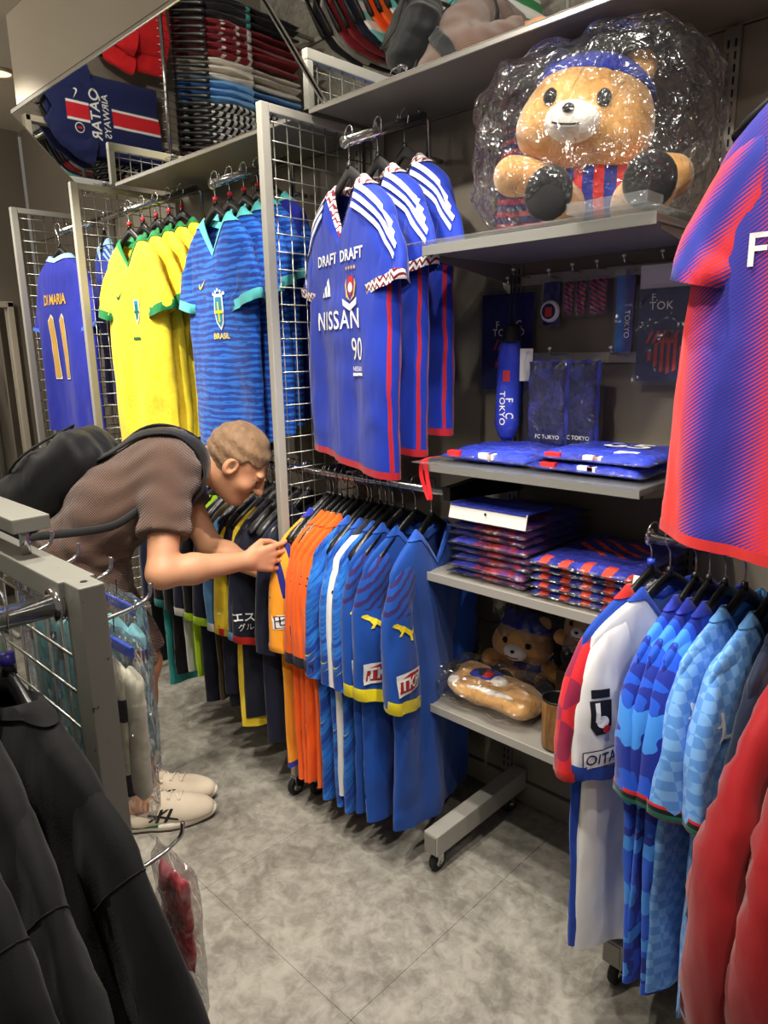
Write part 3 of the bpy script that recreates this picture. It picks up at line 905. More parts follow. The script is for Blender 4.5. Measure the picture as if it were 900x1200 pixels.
# ---------------- red and blue gradient shirt at the right
def tokyo(b):
    x, y, z = b.xyz()
    ph = b.f('COSINE', b.f('MULTIPLY', b.f('SUBTRACT', x, -.035), 6.2832 / .215))
    side = b.ramp(b.f('ADD', b.f('ABSOLUTE', x), b.f('MULTIPLY', z, -.07)), .238, .30)
    ph = b.f('ADD', ph, b.f('MULTIPLY', side, 2.0))
    lines = b.f('SINE', b.f('MULTIPLY', b.f('ADD', b.f('MULTIPLY', z, .82), b.f('MULTIPLY', x, -.55)), 6.2832 / .0058))
    t = b.ramp(b.f('ADD', ph, b.f('MULTIPLY', lines, .75)), -.5, .7)
    return b.mix(t, S(36, 46, 146), S(216, 44, 36))
TOK = cloth('red_blue_gradient', fn=tokyo)
def tokyo_sleeve(b):
    x, y, z = b.xyz()
    lines = b.f('SINE', b.f('MULTIPLY', b.f('ADD', b.f('MULTIPLY', z, .82), b.f('MULTIPLY', x, -.55)), 6.2832 / .0058))
    ph = b.f('COSINE', b.f('MULTIPLY', b.f('ADD', b.f('ABSOLUTE', x), b.f('MULTIPLY', z, .62)), 6.2832 / .115))
    t = b.ramp(b.f('ADD', b.f('ADD', ph, -.1), b.f('MULTIPLY', lines, .7)), -.5, .7)
    return b.mix(t, S(36, 46, 146), S(216, 44, 36))
TOKS = cloth('red_blue_sleeve', fn=tokyo_sleeve)
for i, (dy, lab) in enumerate(((0.02, 'red and blue gradient shirt lettered FC TOKYO, front one'), (.13, 'red and blue gradient shirt hanging behind the front one'))):
    g = Garment(L=.755, hw=.222, sw=.198, flare=.045, seed=51 + i, b=.042, fold=.014, vneck=.08, slen=.185, sout=.068, swid=.070, sdep=.046, drop=.115, droop=.05)
    loc = Vector((-.285, 1.27, 1.985)) + ARMDIR * dy + Vector((0, 0, NECK))
    r = garment_at('football_shirt', lab, 'shirt', loc, -math.radians(6), 'red and blue gradient shirts on the display arm')
    g.make(r, TOK, TOKS, cloth('blue_trim', S(45, 55, 165)), TOKS, .02, 2, cloth('red_hem', S(205, 45, 45)))
    if i == 0:
        flat('chest_lettering', ('FC', 1.05, .012), .072, WHITE, r, g.front(-.085, -.262)); flat('chest_lettering', ('TOKYO', 1.05, .012), .072, WHITE, r, g.front(.10, -.262))
    hanger(loc - Vector((0, 0, NECK)) + Vector((0, 0, .016)), -math.radians(6), 'black hanger inside the %s red and blue gradient shirt' % ['front', 'rear'][i], 'hangers in the gradient shirts', .18)

# ================================================================== LOWER RAILS (shirts seen from the side)
SIDE = PI / 2 
def rail_shirt(name, label, group, x, spec, y=1.48, zr=1.10, hl='', hgroup='', cap=None, tilt=0.0, hsize=.165, nk=.110):
    r = garment_at(name, label, 'shirt', (x, y, zr - nk), SIDE + tilt, group)
    spec(r)
    hanger((x, y, zr + .0115), SIDE + tilt, 'black hanger in the ' + ' '.join(label.split()[:12]), hgroup, hsize, None, cap)
    return r

LG = dict(L=.84, hw=.213, sw=.20, slen=.385, sout=.040, swid=.080, sdep=.032, b=.022, fold=.016, droop=.0, drop=.085)
ORANGE = cloth('orange_jersey', S(245, 98, 22)); AMBER = cloth('amber_jersey', S(245, 160, 40)); NAVYC = cloth('navy_trim', S(24, 28, 50))
def amber_fn(b):
    x, y, z = b.xyz(); ax = b.f('ABSOLUTE', x)
    d = b.f('SUBTRACT', ax, b.f('MULTIPLY', z, -.18))
    s = b.f('LESS_THAN', b.f('ABSOLUTE', b.f('SUBTRACT', b.f('MODULO', b.f('ADD', b.f('SUBTRACT', x, b.f('MULTIPLY', z, -.1)), 5.0), .042), .02)), .008)
    s = b.f('MULTIPLY', s, b.f('GREATER_THAN', z, -.25))
    return b.mix(s, S(245, 160, 40), S(30, 40, 130))
AMBERS = cloth('amber_striped_sleeve', fn=amber_fn)
HG_O = 'black plastic hanger on the rail of orange and blue shirts'
def streak(b):
    x, y, z = b.xyz()
    n = b.noise(5.0, 5.0, 0.7, stretch=(1.0, .3, 11.0, (0, math.radians(-52), 0)))
    n2 = b.noise(4.0, 3.0, 0.6, stretch=(.8, .3, 16.0, (0, math.radians(-52), 0)))
    c = b.mix(b.ramp(n, .42, .60), S(16, 60, 150), S(36, 120, 215))
    c = b.mix(b.ramp(n, .62, .68), c, S(90, 170, 230))
    return b.mix(b.ramp(n2, .64, .68), c, S(205, 222, 70))
STREAK = cloth('streaked_blue_jersey', fn=streak)
def tkp_fn(b):
    x, y, z = b.xyz()
    zz = b.f('ADD', z, b.f('MULTIPLY', b.f('ABSOLUTE', x), .8))
    w_ = b.f('SINE', b.f('MULTIPLY', b.f('ADD', zz, b.f('MULTIPLY', b.noise(30.0, 2.0), .02)), 6.2832 / .028))
    on = b.f('MULTIPLY', b.f('GREATER_THAN', w_, .25), b.f('GREATER_THAN', z, -.20))
    on = b.f('MULTIPLY', on, b.f('GREATER_THAN', b.f('ABSOLUTE', x), .09))
    return b.mix(on, S(16, 72, 160), S(48, 34, 96))
PLAINB = cloth('deep_blue_jersey', S(16, 72, 160)); TKPS = cloth('deep_blue_sleeve', fn=tkp_fn)
YELC = cloth('bright_yellow_trim', S(246, 226, 30))

def sp_amber(r):
    g = Garment(seed=61, **{**LG, 'sout': .055, 'slen': .345}); g.make(r, AMBER, AMBERS, cloth('blue_trim', None), AMBER, .02, 2, cloth('blue_trim', None))
    flat('sleeve_patch', rect(.072, .045), 1, WHITE, r, g.front(-.212, -.325)); flat('sleeve_patch_border', [rect(.066, .039)], 1, NAVYP, r, g.front(-.212, -.325, .0035))
    flat('sleeve_patch', rect(.061, .034), 1, WHITE, r, g.front(-.212, -.325, .004)); flat('sleeve_lettering', ('七十', 1.0, .02), .032, BLACK, r, g.front(-.212, -.324, .005))
def sp_orange(k):
    def f(r):
        g = Garment(seed=70 + k, **{**LG, 'L': .86, 'slen': .37}); g.make(r, ORANGE, ORANGE, ORANGE, NAVYC, .034, 3)
        flat('maker_mark', PUMA, .05, BLACK, r, g.front(-.205, -.185), rot=-.9)
        if k != 3: flat('sleeve_lettering', ('UA' if k == 0 else 'JA', 1.0, .03), .055, BLACK, r, g.front(-.195, -.345), sx=1.1)
    return f
def sp_streak(k):
    def f(r):
        g = Garment(seed=80 + k, **{**LG, 'L': .88, 'sout': .045}); g.make(r, STREAK, STREAK, cloth('mid_blue_trim', S(40, 90, 190)), None, .02, 2)
        flat('shoulder_piping', rect(.03, .010), 1, YEL, r, g.front(-.10, -.045))
        if k == 2:
            flat('sleeve_badge', rect(.03, .055), 1, WHITE, r, g.front(-.20, -.27)); flat('sleeve_badge', disc(8), .018, plain('green_print', None), r, g.front(-.20, -.27, .0045))
    return f
def sp_white(r):
    g = Garment(seed=90, **LG); g.make(r, cloth('white_jersey', S(226, 226, 224)), None, cloth('charcoal_trim', S(45, 48, 60)), None)
    flat('maker_mark', PUMA, .05, BLACK, r, g.front(-.205, -.18))
def sp_tkp(k):
    def f(r):
        g = Garment(seed=100 + k, **{**LG, 'L': .87, 'sout': .045, 'droop': .10 if k == 2 else .03, 'b': .03 if k == 2 else .022, 'fold': .017})
        g.make(r, PLAINB, TKPS, cloth('mid_blue_trim', None), YELC, .036, 2)
        flat('maker_mark', PUMA, .072, YEL, r, g.front(-.185, -.235), rot=-.15)
        flat('sleeve_patch', rect(.092, .062), 1, WHITE, r, g.front(-.183, -.385))
        flat('sleeve_patch_field', [(-.040, -.022), (.040, -.026), (.040, .024), (.0, .027), (-.034, .016)], 1, plain('brick_red_print', S(175, 32, 36)), r, g.front(-.183, -.385, .004), sub=.02)
        flat('sleeve_lettering', ('TKP', .95, .03), .046, WHITE, r, g.front(-.181, -.386, .0052))
    return f
RS = 'shirts on the lower rail beside the mesh panel'
TILT = {-1.690: -.10, -1.640: -.05, -1.612: -.07, -1.586: -.08, -1.515: -.16, -1.465: -.10, -1.440: -.08, -1.412: -.10, -1.372: -.10, -1.322: -.06, -1.262: .14}
seq = [(-1.690, sp_amber, 'amber shirt with blue sleeve stripes touched by the stooping person'),
       (-1.640, sp_orange(0), 'orange shirt with navy cuffs next to the amber shirt'),
       (-1.612, sp_orange(1), 'orange shirt with navy cuffs, middle of the orange ones'),
       (-1.586, sp_orange(2), 'orange shirt with navy cuffs next to the streaked blue shirts'),
       (-1.56, sp_orange(3), 'orange shirt tucked against the streaked blue shirts'),
       (-1.515, sp_streak(0), 'streaky blue and lime shirt next to the orange shirts'),
       (-1.465, sp_streak(1), 'streaky blue and lime shirt between its twin and the white shirt'),
       (-1.440, sp_white, 'white shirt squeezed between streaky blue shirts'),
       (-1.412, sp_streak(2), 'streaky blue shirt with white sleeve badge beside the deep blue ones'),
       (-1.372, sp_tkp(0), 'deep blue shirt with yellow cuffs next to the streaky blue shirts'),
       (-1.322, sp_tkp(1), 'deep blue TKP shirt with yellow cuffs, middle one of three'),
       (-1.262, sp_tkp(2), 'deep blue TKP shirt with plain front facing the shelves')]
for x, sp, lab in seq:
    rail_shirt('football_shirt', lab, RS, x, sp, hl=HG_O, hgroup='hangers on the orange and blue rail', tilt=TILT.get(x, -.06))
for k in range(5):
    hanger((-1.70 + k * .028 if k < 3 else -1.50 + (k - 3) * .09, 1.48, 1.1115), SIDE, 'empty ' + HG_O, 'hangers on the orange and blue rail', .18)

# navy, white and lime garments behind the mesh panel
GR = 'shirts on the rail behind the stooping person'
def sp_navy(k, red=True):
    def f(r):
        g = Garment(seed=110 + k, **{**LG, 'L': .76, 'sout': .045}); g.make(r, cloth('ink_navy_jersey', S(20, 23, 40)), None, cloth('ink_navy_jersey', None), cloth('red_trim', S(205, 36, 30)) if red else cloth('yellow_trim', S(235, 200, 40)), .026, 2)
        flat('sleeve_lettering', ('エス歯科', 1.0, .02), .036, WHITE, r, g.front(-.175, -.375)); flat('sleeve_lettering', 'グループ', .026, WHITE, r, g.front(-.180, -.410))
    return f
def sp_two(a, bcol, cuff, L=.76):
    def f(r):
        g = Garment(seed=hash(a) % 97, **{**LG, 'L': L}); g.make(r, MATS[a], MATS[bcol], MATS[bcol], MATS[cuff] if cuff else None, .03, 2)
    return f
cloth('lime_trim', S(190, 235, 40)); cloth('sky_trim', S(95, 150, 200)); cloth('olive_jersey', S(70, 56, 32)); cloth('teal_jersey', S(60, 160, 160)); cloth('lemon_jersey', S(238, 205, 50)); cloth('black_jersey', S(20, 20, 22)); cloth('grey_white_jersey', S(196, 196, 198)); cloth('white_jersey', S(226, 226, 224)); cloth('yellow_trim', S(235, 200, 40))
grp = [(-1.79, sp_two('ink_navy_jersey' if 'ink_navy_jersey' in MATS else 'dark_navy_jersey', 'dark_navy_jersey', None, .80), 'plain ink navy shirt hanging against the mesh panel'),
       (-1.885, sp_navy(0), 'navy shirt with red cuffs and white sleeve lettering, front one'),
       (-1.945, sp_two('lemon_jersey', 'dark_navy_jersey', 'sky_trim', .80), 'lemon yellow shirt with navy sleeves among the navy shirts'),
       (-1.985, sp_navy(1), 'navy shirt with red cuffs behind the front one'),
       (-2.03, sp_two('dark_navy_jersey', 'lemon_jersey', 'yellow_trim', .7), 'navy shirt with lemon sleeves behind the navy shirts'),
       (-2.10, sp_two('olive_jersey', 'sky_trim', 'white_jersey', .74), 'olive shirt with sky blue sleeves on the crowded rail'),
       (-2.17, sp_two('dark_navy_jersey', 'dark_navy_jersey', 'lime_trim', .78), 'dark navy shirt with lime cuffs on the crowded rail'),
       (-2.25, sp_two('lime_trim', 'black_jersey', 'lime_trim', .70), 'lime bodied shirt with black sleeves on the crowded rail'),
       (-2.31, sp_two('grey_white_jersey', 'dark_navy_jersey', 'white_jersey', .70), 'pale grey shirt with navy sleeves on the crowded rail'),
       (-2.39, sp_two('black_jersey', 'black_jersey', None, .74), 'black shirt near the end of the crowded rail'),
       (-2.47, sp_two('teal_jersey', 'black_jersey', 'teal_jersey', .80), 'teal shirt with black sleeves near the end of the crowded rail'),
       (-2.56, sp_two('black_jersey', 'dark_navy_jersey', None, .74), 'black shirt with navy sleeves at the far end of the crowded rail')]
for x, sp, lab in grp:
    rail_shirt('football_shirt', lab, GR, x, sp, hl='black plastic hanger on the rail behind the stooping person', hgroup='hangers behind the stooping person', tilt={-1.885: -.26, -1.985: -.26}.get(x, -.05))
for k in range(9):
    hanger((-1.80 - k * .045, 1.48, 1.1115), SIDE, 'empty grey plastic hanger on the rail behind the stooping person', 'hangers behind the stooping person', .18, plain('grey_hanger', S(60, 60, 62), .3))

# ---------------- right-hand rail
RG = dict(L=.80, hw=.222, sw=.212, slen=.290, sout=.050, swid=.078, sdep=.030, b=.022, fold=.014, drop=.07)
def tri(b):
    ck = b.n('ShaderNodeTexChecker'); ck.inputs['Scale'].default_value = 14.0
    mp = b.n('ShaderNodeMapping'); mp.inputs['Rotation'].default_value = (0, math.radians(38), 0); b.link(b.obj(), mp.inputs[0]); mp.inputs['Scale'].default_value = (1, .02, 1)
    b.link(mp.outputs[0], ck.inputs['Vector'])
    return b.mix(ck.outputs['Fac'], S(142, 28, 66), S(205, 34, 44))
TRI = cloth('maroon_triangle_jersey', fn=tri)
def camo(b):
    n = b.noise(20.0, 2.0, 0.4, stretch=(1.4, .3, .8)); n2 = b.noise(17.0, 2.0, .4, stretch=(1, .3, .7, (0, .6, 0)))
    c = b.mix(b.f('GREATER_THAN', n, .52), S(22, 44, 150), S(26, 84, 208))
    return b.mix(b.f('GREATER_THAN', n2, .60), c, S(60, 140, 232))
CAMO = cloth('blue_camouflage_jersey', fn=camo)
def check(b):
    ck = b.n('ShaderNodeTexChecker'); ck.inputs['Scale'].default_value = 52.0
    mp = b.n('ShaderNodeMapping'); mp.inputs['Rotation'].default_value = (0, math.radians(8), 0); mp.inputs['Scale'].default_value = (1, .002, 1); mp.inputs['Location'].default_value = (.003, .0, .004); b.link(b.obj(), mp.inputs[0])
    b.link(mp.outputs[0], ck.inputs['Vector'])
    c = b.mix(ck.outputs['Fac'], S(84, 142, 214), S(116, 170, 230))
    return b.mix(b.ramp(b.noise(20, 2.0), .55, .7), c, S(96, 154, 222))
CHECK = cloth('sky_check_jersey', fn=check)
def tricuff(b):
    x, y, z = b.xyz()
    v = b.f('MODULO', b.f('ADD', b.f('MULTIPLY', b.f('ADD', z, b.f('MULTIPLY', b.f('ABSOLUTE', x), -.22)), 1 / .030), 50.0), 1.0)
    c = b.mix(b.f('GREATER_THAN', v, .36), S(205, 40, 48), S(24, 130, 110))
    return b.mix(b.f('GREATER_THAN', v, .70), c, S(14, 14, 18))
TRICUFF = cloth('tricolour_cuff', fn=tricuff)
def sp_maroon(r):
    g = Garment(seed=120, **{**RG, 'sout': .075}); g.make(r, cloth('blue_body', S(22, 66, 168)), TRI, cloth('red_trim', None), cloth('red_trim', None), .02, 2)
def sp_oita(r):
    g = Garment(seed=121, **{**RG, 'sout': .062}); wj = cloth('white_jersey', None)
    g.make(r, wj, wj, cloth('blue_body', None), cloth('blue_body', None), .03, 2)
    c = (-.215, -.225)
    flat('sleeve_badge', rect(.038, .018), 1, BLACK, r, g.front(c[0], c[1] + .050))
    flat('sleeve_badge', [(-.5, .5), (.5, .5), (.5, -.25), (.25, -.5), (-.25, -.5), (-.5, -.25)], .072, BLACK, r, g.front(*c), sx=.62)
    flat('sleeve_badge', disc(14), .026, WHITE, r, g.front(c[0] + .002, c[1] - .008, .004)); flat('sleeve_badge', disc(12), .018, REDP, r, g.front(c[0] + .010, c[1] - .024, .005))
    flat('sleeve_badge', rect(.010, .04), 1, WHITE, r, g.front(c[0] - .008, c[1] + .012, .004))
    flat('sleeve_patch', rect(.085, .040), 1, NAVYP, r, g.front(-.212, -.315)); flat('sleeve_patch', rect(.081, .036), 1, WHITE, r, g.front(-.212, -.315, .0036))
    flat('sleeve_lettering', ('OITA', 1.0, .01), .032, NAVYP, r, g.front(-.211, -.315, .0048))
def sp_camo(k):
    def f(r):
        g = Garment(seed=130 + k, **RG); g.make(r, CAMO, CAMO, cloth('deep_blue_trim', S(36, 52, 170)), TRICUFF, .026, 2)
        flat('maker_mark', PUMA, .055, WHITE, r, g.front(-.205, -.165), rot=-1.0)
        flat('sleeve_lettering', ('ラ', 1.0, .02), .05, WHITE, r, g.front(-.185, -.27)); flat('sleeve_mark', [(-.5, .1), (-.2, -.08), (.2, -.08), (.5, .2), (.2, -.22), (-.2, -.22)], .07, WHITE, r, g.front(-.188, -.305))
        flat('sleeve_mark', disc(8), .018, WHITE, r, g.front(-.21, -.262))
    return f
def sp_check(k):
    def f(r):
        g = Garment(seed=140 + k, **{**RG, 'sout': .062}); g.make(r, CHECK, CHECK, cloth('sky_collar', S(104, 165, 232)), TRICUFF, .026, 2)
        flat('maker_mark', PUMA, .055, WHITE, r, g.front(-.205, -.165), rot=-1.0)
        flat('sleeve_mark', disc(10), .028, WHITE, r, g.front(-.195, -.265)); flat('sleeve_mark', [(-.5, .1), (-.2, -.08), (.2, -.08), (.5, .2), (.2, -.22), (-.2, -.22)], .07, WHITE, r, g.front(-.190, -.305))
    return f
def sp_dark(r):
    g = Garment(seed=150, **RG); g.make(r, cloth('dark_blue_green', S(18, 28, 52)), None, cloth('dark_blue_green', None), None)
RR = 'shirts on the right-hand rail'
RTILT = {-.606: -.18, -.566: -.30, -.513: -.08, -.486: -.10, -.455: -.12, -.418: -.15, -.368: -.14, -.332: 0.0}
for x, sp, lab, cp in [(-.606, sp_maroon, 'maroon triangle patterned shirt behind the white OITA shirt', plain('blue_ring', S(40, 70, 190), .4)), (-.566, sp_oita, 'white shirt with blue cuffs and OITA sleeve patch', None), (-.513, sp_camo(0), 'blue camouflage shirt next to the white shirt', None),
                   (-.486, sp_camo(1), 'blue camouflage shirt, middle one of three', None), (-.455, sp_camo(2), 'blue camouflage shirt next to the sky blue chequered shirts', None), (-.418, sp_check(0), 'sky blue chequered shirt next to the camouflage shirts', None),
                   (-.368, sp_check(1), 'sky blue chequered shirt next to the dark shirt', None), (-.332, sp_dark, 'dark blue shirt between the chequered and red shirts', None)]:
    rail_shirt('football_shirt', lab, RR, x, sp, 1.43, 1.085, 'black plastic hanger on the right-hand rail', 'hangers on the right-hand rail', cp, tilt=RTILT.get(x, -.12), hsize=.172, nk=.100)
# red long-sleeved tops at the right edge
REDC = cloth('red_training_top', S(146, 12, 20))
for k, (x, y, lab) in enumerate([(-.27, 1.36, 'red long-sleeved top next to the dark shirt'), (-.20, 1.34, 'red long-sleeved top behind the first red top')]):
    g = Garment(seed=160 + k, L=.80, hw=.25, sw=.21, b=.035, fold=.024, wr=.015, sdep=.045, swid=.096, long=[(.13, -.085), (.19, -.13), (.245, -.20), (.29, -.31), (.30, -.45), (.27, -.62)])
    r = garment_at('training_top', lab, 'shirt', (x, y, .985), SIDE - .05, 'red tops on the right-hand rail')
    g.make(r, REDC, REDC, REDC, REDC, .03, 2)
    hanger((x, y + .07, 1.0965), SIDE - .05, 'black hanger in the ' + lab, 'hangers on the right-hand rail', .19)

# ================================================================== SHELF GOODS
def pack_mesh(w, d, h, seed, nx=16, ny=16):
    R = random.Random(seed); ph = [R.uniform(0, 6.28) for _ in range(6)]
    top = []; bot = []
    for j in range(ny + 1):
        for i in range(nx + 1):
            u = i / nx * 2 - 1; v = j / ny * 2 - 1
            e = max(0, 1 - abs(u) ** 7) ** .45 * max(0, 1 - abs(v) ** 7) ** .45
            wz = .0018 * (math.sin(5 * u + ph[0] + 3 * v) + math.sin(9 * v + ph[1] - 4 * u)) + .001 * math.sin(23 * u + 17 * v + ph[2])
            x = u * w / 2 + .002 * math.sin(9 * v + ph[3]); y = v * d / 2 + .002 * math.sin(8 * u + ph[4])
            top.append((x, y, h * (.42 + .58 * e) + wz * e)); bot.append((x, y, h * (.38 - .38 * e)))
    n = len(top); f = []; W = nx + 1
    for j in range(ny):
        for i in range(nx):
            a = j * W + i; f.append((a, a + 1, a + W + 1, a + W)); f.append((n + a, n + a + W, n + a + W + 1, n + a + 1))
    ring = [i for i in range(W)] + [j * W + nx for j in range(1, ny + 1)] + [ny * W + i for i in range(nx - 1, -1, -1)] + [j * W for j in range(ny - 1, 0, -1)]
    for a, c in zip(ring, ring[1:] + ring[:1]): f.append((a, n + a, n + c, c))
    return top + bot, f

def tokyo_print(b):
    x, y, z = b.xyz()
    n = b.noise(6.0, 3.0, .6)
    base = b.mix(b.ramp(n, .4, .65), S(38, 44, 140), S(54, 62, 176))
    blk = b.f('MULTIPLY', b.f('LESS_THAN', b.f('ABSOLUTE', b.f('SUBTRACT', b.f('MODULO', b.f('ADD', x, 1.0), .055), .027)), .012), b.f('LESS_THAN', y, -.118))
    d = b.f('MODULO', b.f('ADD', b.f('ADD', b.f('MULTIPLY', y, 1.0), b.f('MULTIPLY', x, .8)), 1.0), .05)
    dg = b.f('MULTIPLY', b.f('LESS_THAN', d, .018), b.f('LESS_THAN', b.f('ADD', b.f('POWER', b.f('DIVIDE', x, .09), 2.0), b.f('POWER', b.f('DIVIDE', b.f('SUBTRACT', y, .03), .08), 2.0)), 1.0))
    return b.mix(b.f('MAXIMUM', blk, dg), base, S(216, 72, 52))
PRINT = wrapped('packed_print', tokyo_print, 40.0, .8)
PRINT2 = wrapped('packed_print_crinkled', lambda b: b.mix(b.ramp(b.noise(9, 4.0, .6, stretch=(1, .3, .3)), .50, .62), S(46, 50, 150), S(170, 50, 62)), 55.0, 1.2)
PRINT3 = wrapped('packed_print_blue', lambda b: b.mix(b.ramp(b.noise(5, 2.0), .4, .65), S(34, 48, 160), S(46, 66, 196)), 40.0, .9)

def packed(loc, w, d, h, seed, mat, label, group, rz=0.0, extra=None):
    t = thing('packed_shirt', label, 'packed shirt', loc, rz, group)
    V, F = pack_mesh(w, d, h, seed); mk('wrapped_shirt', V, F, mat, t)
    V, F = pack_mesh(w + .016, d + .03, h * .55, seed + 5, 10, 10)
    o = mk('film_edge', [(x, y, z + h * .18) for x, y, z in V], F, BAG, t)
    if extra: extra(t, w, d, h)
    return t
ordinals = ['topmost', 'second from the top', 'third from the top', 'fourth from the top', 'fifth from the top', 'sixth from the top', 'seventh from the top', 'eighth from the top']
n = 8; hh = .0215
for k in range(n):
    R = random.Random(k + 3)
    packed((-1.045 + R.uniform(-.006, .006), 1.60 + R.uniform(-.008, .008), .8845 + k * hh), .235, .30, hh * .98, k, PRINT2,
           'film-packed blue and red shirt, %s of the taller stack' % ordinals[n - 1 - k], 'packed shirts in the taller stack', R.uniform(-.05, .05))
hc = thing('header_card', 'white header card on top of the taller stack of packed shirts', 'card', (-1.045, 1.442, .8845 + 8 * hh - .012))
MB().box((0, 0, .019), (.24, .0025, .040), rx=-.25, bev=.0008).build('card', plain('white_card', S(226, 224, 218), .5), hc)
MB().box((0, .06, .036), (.235, .12, .006), bev=.002).build('flap', PRINT3, hc)
MB().lathe([(.0, .0), (.004, 0)], 12, (0, 0, 0)).build('hole', SLOTM, hc).location = (0, -.006, .024)
hc.children[2].rotation_euler = (PI / 2, 0, 0)
n = 5; hh = .0205
for k in range(n):
    R = random.Random(k + 33)
    packed((-.785 + R.uniform(-.008, .008), 1.60 + R.uniform(-.008, .008), .8845 + k * hh), .255, .32, hh * .98, 40 + k, PRINT,
           'film-packed blue shirt with red blocks, %s of the lower stack' % ordinals[n - 1 - k], 'packed shirts in the lower stack', R.uniform(-.04, .04))
pt = thing('price_tag', 'white price tag standing beside the lower stack of packed shirts', 'tag', (-.62, 1.435, .975))
MB().box((0, 0, 0), (.052, .0012, .034), rx=-.3).build('card', plain('white_card', None), pt)
for k in range(3): MB().box((-.004, -.0015 - .002 * (k - 1), .008 - k * .007), (.030, .0006, .0022), rx=-.3).build('print_line', plain('grey_print', S(120, 120, 120)), pt)
MB().tube([(.0, .0, .017), (.004, .01, .05)], .0006, 5).build('loop', plain('white_card', None), pt)

def folded_marks(t, w, d, h):
    for x0, ww, mt in ((-.09, .04, REDP), (.01, .045, WHITE), (.02, .018, REDP)):
        MB().box((x0, -d / 2 + .012, h * .62), (ww, .022, h * .5), bev=.002).build('printed_patch', mt, t)
def folded_num(t, w, d, h):
    folded_marks(t, w, d, h)
    flat('number', ('85', 1.0, .02), .12, WHITE, t, lambda u, v: (.02 + u, .04 + v * .8, h + .002)); 
    MB().box((.06, -.06, h), (.05, .03, .002)).build('printed_patch', WHITE, t)
packed((-1.075, 1.585, 1.194), .25, .27, .032, 70, PRINT3, 'film-packed folded blue shirt beneath the umbrella', None, .05, folded_marks)
packed((-.79, 1.59, 1.194), .285, .28, .026, 71, PRINT3, 'film-packed folded blue shirt, lower of the pair beside the pouches', None, 0, folded_marks)
packed((-.785, 1.595, 1.219), .28, .27, .024, 72, PRINT3, 'film-packed folded blue shirt with white number, upper of the pair', None, .02, folded_num)
ln = thing('lanyard', 'red lanyard loop dangling off the shelf under the umbrella', 'lanyard', (-1.222, 1.41, 1.19))
pts = curve_pts([(.02, .06, .012), (.0, -.005, .008), (-.006, -.012, -.03), (.008, -.01, -.075), (.022, -.012, -.098), (.024, -.010, -.085), (.010, -.006, -.04), (.002, -.002, .008)], 6)
q = MB(); q.loft([[(p.x - .004, p.y - .003, p.z), (p.x + .004, p.y + .003, p.z), (p.x + .004, p.y + .0042, p.z), (p.x - .004, p.y - .0018, p.z)] for p in pts], True)
q.build('strap', cloth('red_strap', S(205, 24, 34)), ln)

# ---- hooks and hanging goods on the back panel
hb = thing('hook_bar', 'beige metal hook bars across the back panel above the pouches', 'hook bar', (-.935, WALL_Y - .012, 0))
for z in (1.668, 1.452): MB().box((0, -.004, z), (.56, .008, .028), bev=.002).build('bar', plain('bar_beige', S(170, 164, 148), .45, .2), hb)
def wall_hook(x, z, length, label):
    t = thing('display_hook', label, 'hook', (x, WALL_Y - .02, z), 0, 'display hooks on the back panel')
    MB().tube(curve_pts([(0, 0, 0), (0, -length * .6, .0), (0, -length + .006, .001), (0, -length, .014)], 4), .0026, 8).build('rod', STEEL, t, True)
    MB().lathe([(0, .004), (.0048, .002), (.0048, -.002), (0, -.004)], 10, (0, -length, .016)).build('tip', plain('white_card', None), t, True)
    return t
HKL = 'chrome display hook carrying the '
wall_hook(-1.165, 1.675, .085, HKL + 'umbrella'); wall_hook(-1.075, 1.668, .05, HKL + 'badge reel'); wall_hook(-1.005, 1.676, .05, HKL + 'left tags'); wall_hook(-.935, 1.678, .05, HKL + 'right tag')
wall_hook(-.862, 1.684, .05, HKL + 'narrow strap pack'); wall_hook(-.765, 1.685, .05, HKL + 'patterned file beside the gradient shirt'); wall_hook(-1.04, 1.462, .09, HKL + 'pouches'); wall_hook(-.885, 1.462, .05, 'chrome display hook left empty beside the pouches'); wall_hook(-1.215, 1.66, .04, HKL + 'navy file behind the umbrella')

NAVYW = wrapped('navy_card', S(26, 30, 92), 9.0, .25)
def card_file(loc, w, h, label, big):
    t = thing('clear_file', label, 'file', loc)
    MB().box((0, 0, -h / 2), (w, .003, h), bev=.001).build('card', NAVYW, t)
    MB().box((0, -.003, -h / 2), (w + .016, .0012, h + .02)).build('sleeve', FILM, t)
    pl = lambda cx, cz: (lambda u, v: (cx + u, -.0022, cz + v))
    k = w / .185
    if big:
        flat('lettering', 'F       C', .030 * k, WHITE, t, pl(.005, -h * .32)); flat('lettering', ('TOKYO', 1.15, .006), .030 * k, WHITE, t, pl(.005, -h * .40))
    else:
        flat('lettering', 'F.', .034 * k, WHITE, t, pl(-.03, -h * .10)); flat('lettering', ('TOK', 1.1, .006), .036 * k, WHITE, t, pl(-.012, -h * .19))
    for i in range(6):
        x = -.035 + i * .016; hz = [.02, .05, .075, .085, .07, .04][i] * (1.0 if big else 1.25)
        flat('emblem_bar', [(-.5, 0), (.45, .10 / max(hz / .05, .6)), (.45, 1), (-.5, .92)], 1.0, plain('emblem_red', S(200, 50, 48)), t, (lambda xx, hh2: (lambda u, v: (xx + u * .009, -.0023, -h * .74 - hh2 * .4 + v * hh2)))(x, hz))
    for i in range(5):
        flat('emblem_bar', [(-.5, -.5), (-.3, -.5), (.1, .5), (-.1, .5)], 1.0, plain('emblem_red', None), t, (lambda xx: (lambda u, v: (xx + u * .035, -.0023, -h * .52 + v * .03)))(-.03 + i * .016))
    return t
card_file((-1.232, WALL_Y - .03, 1.635), .18, .275, 'navy clear file lettered F C TOKYO hung behind the umbrella', True)
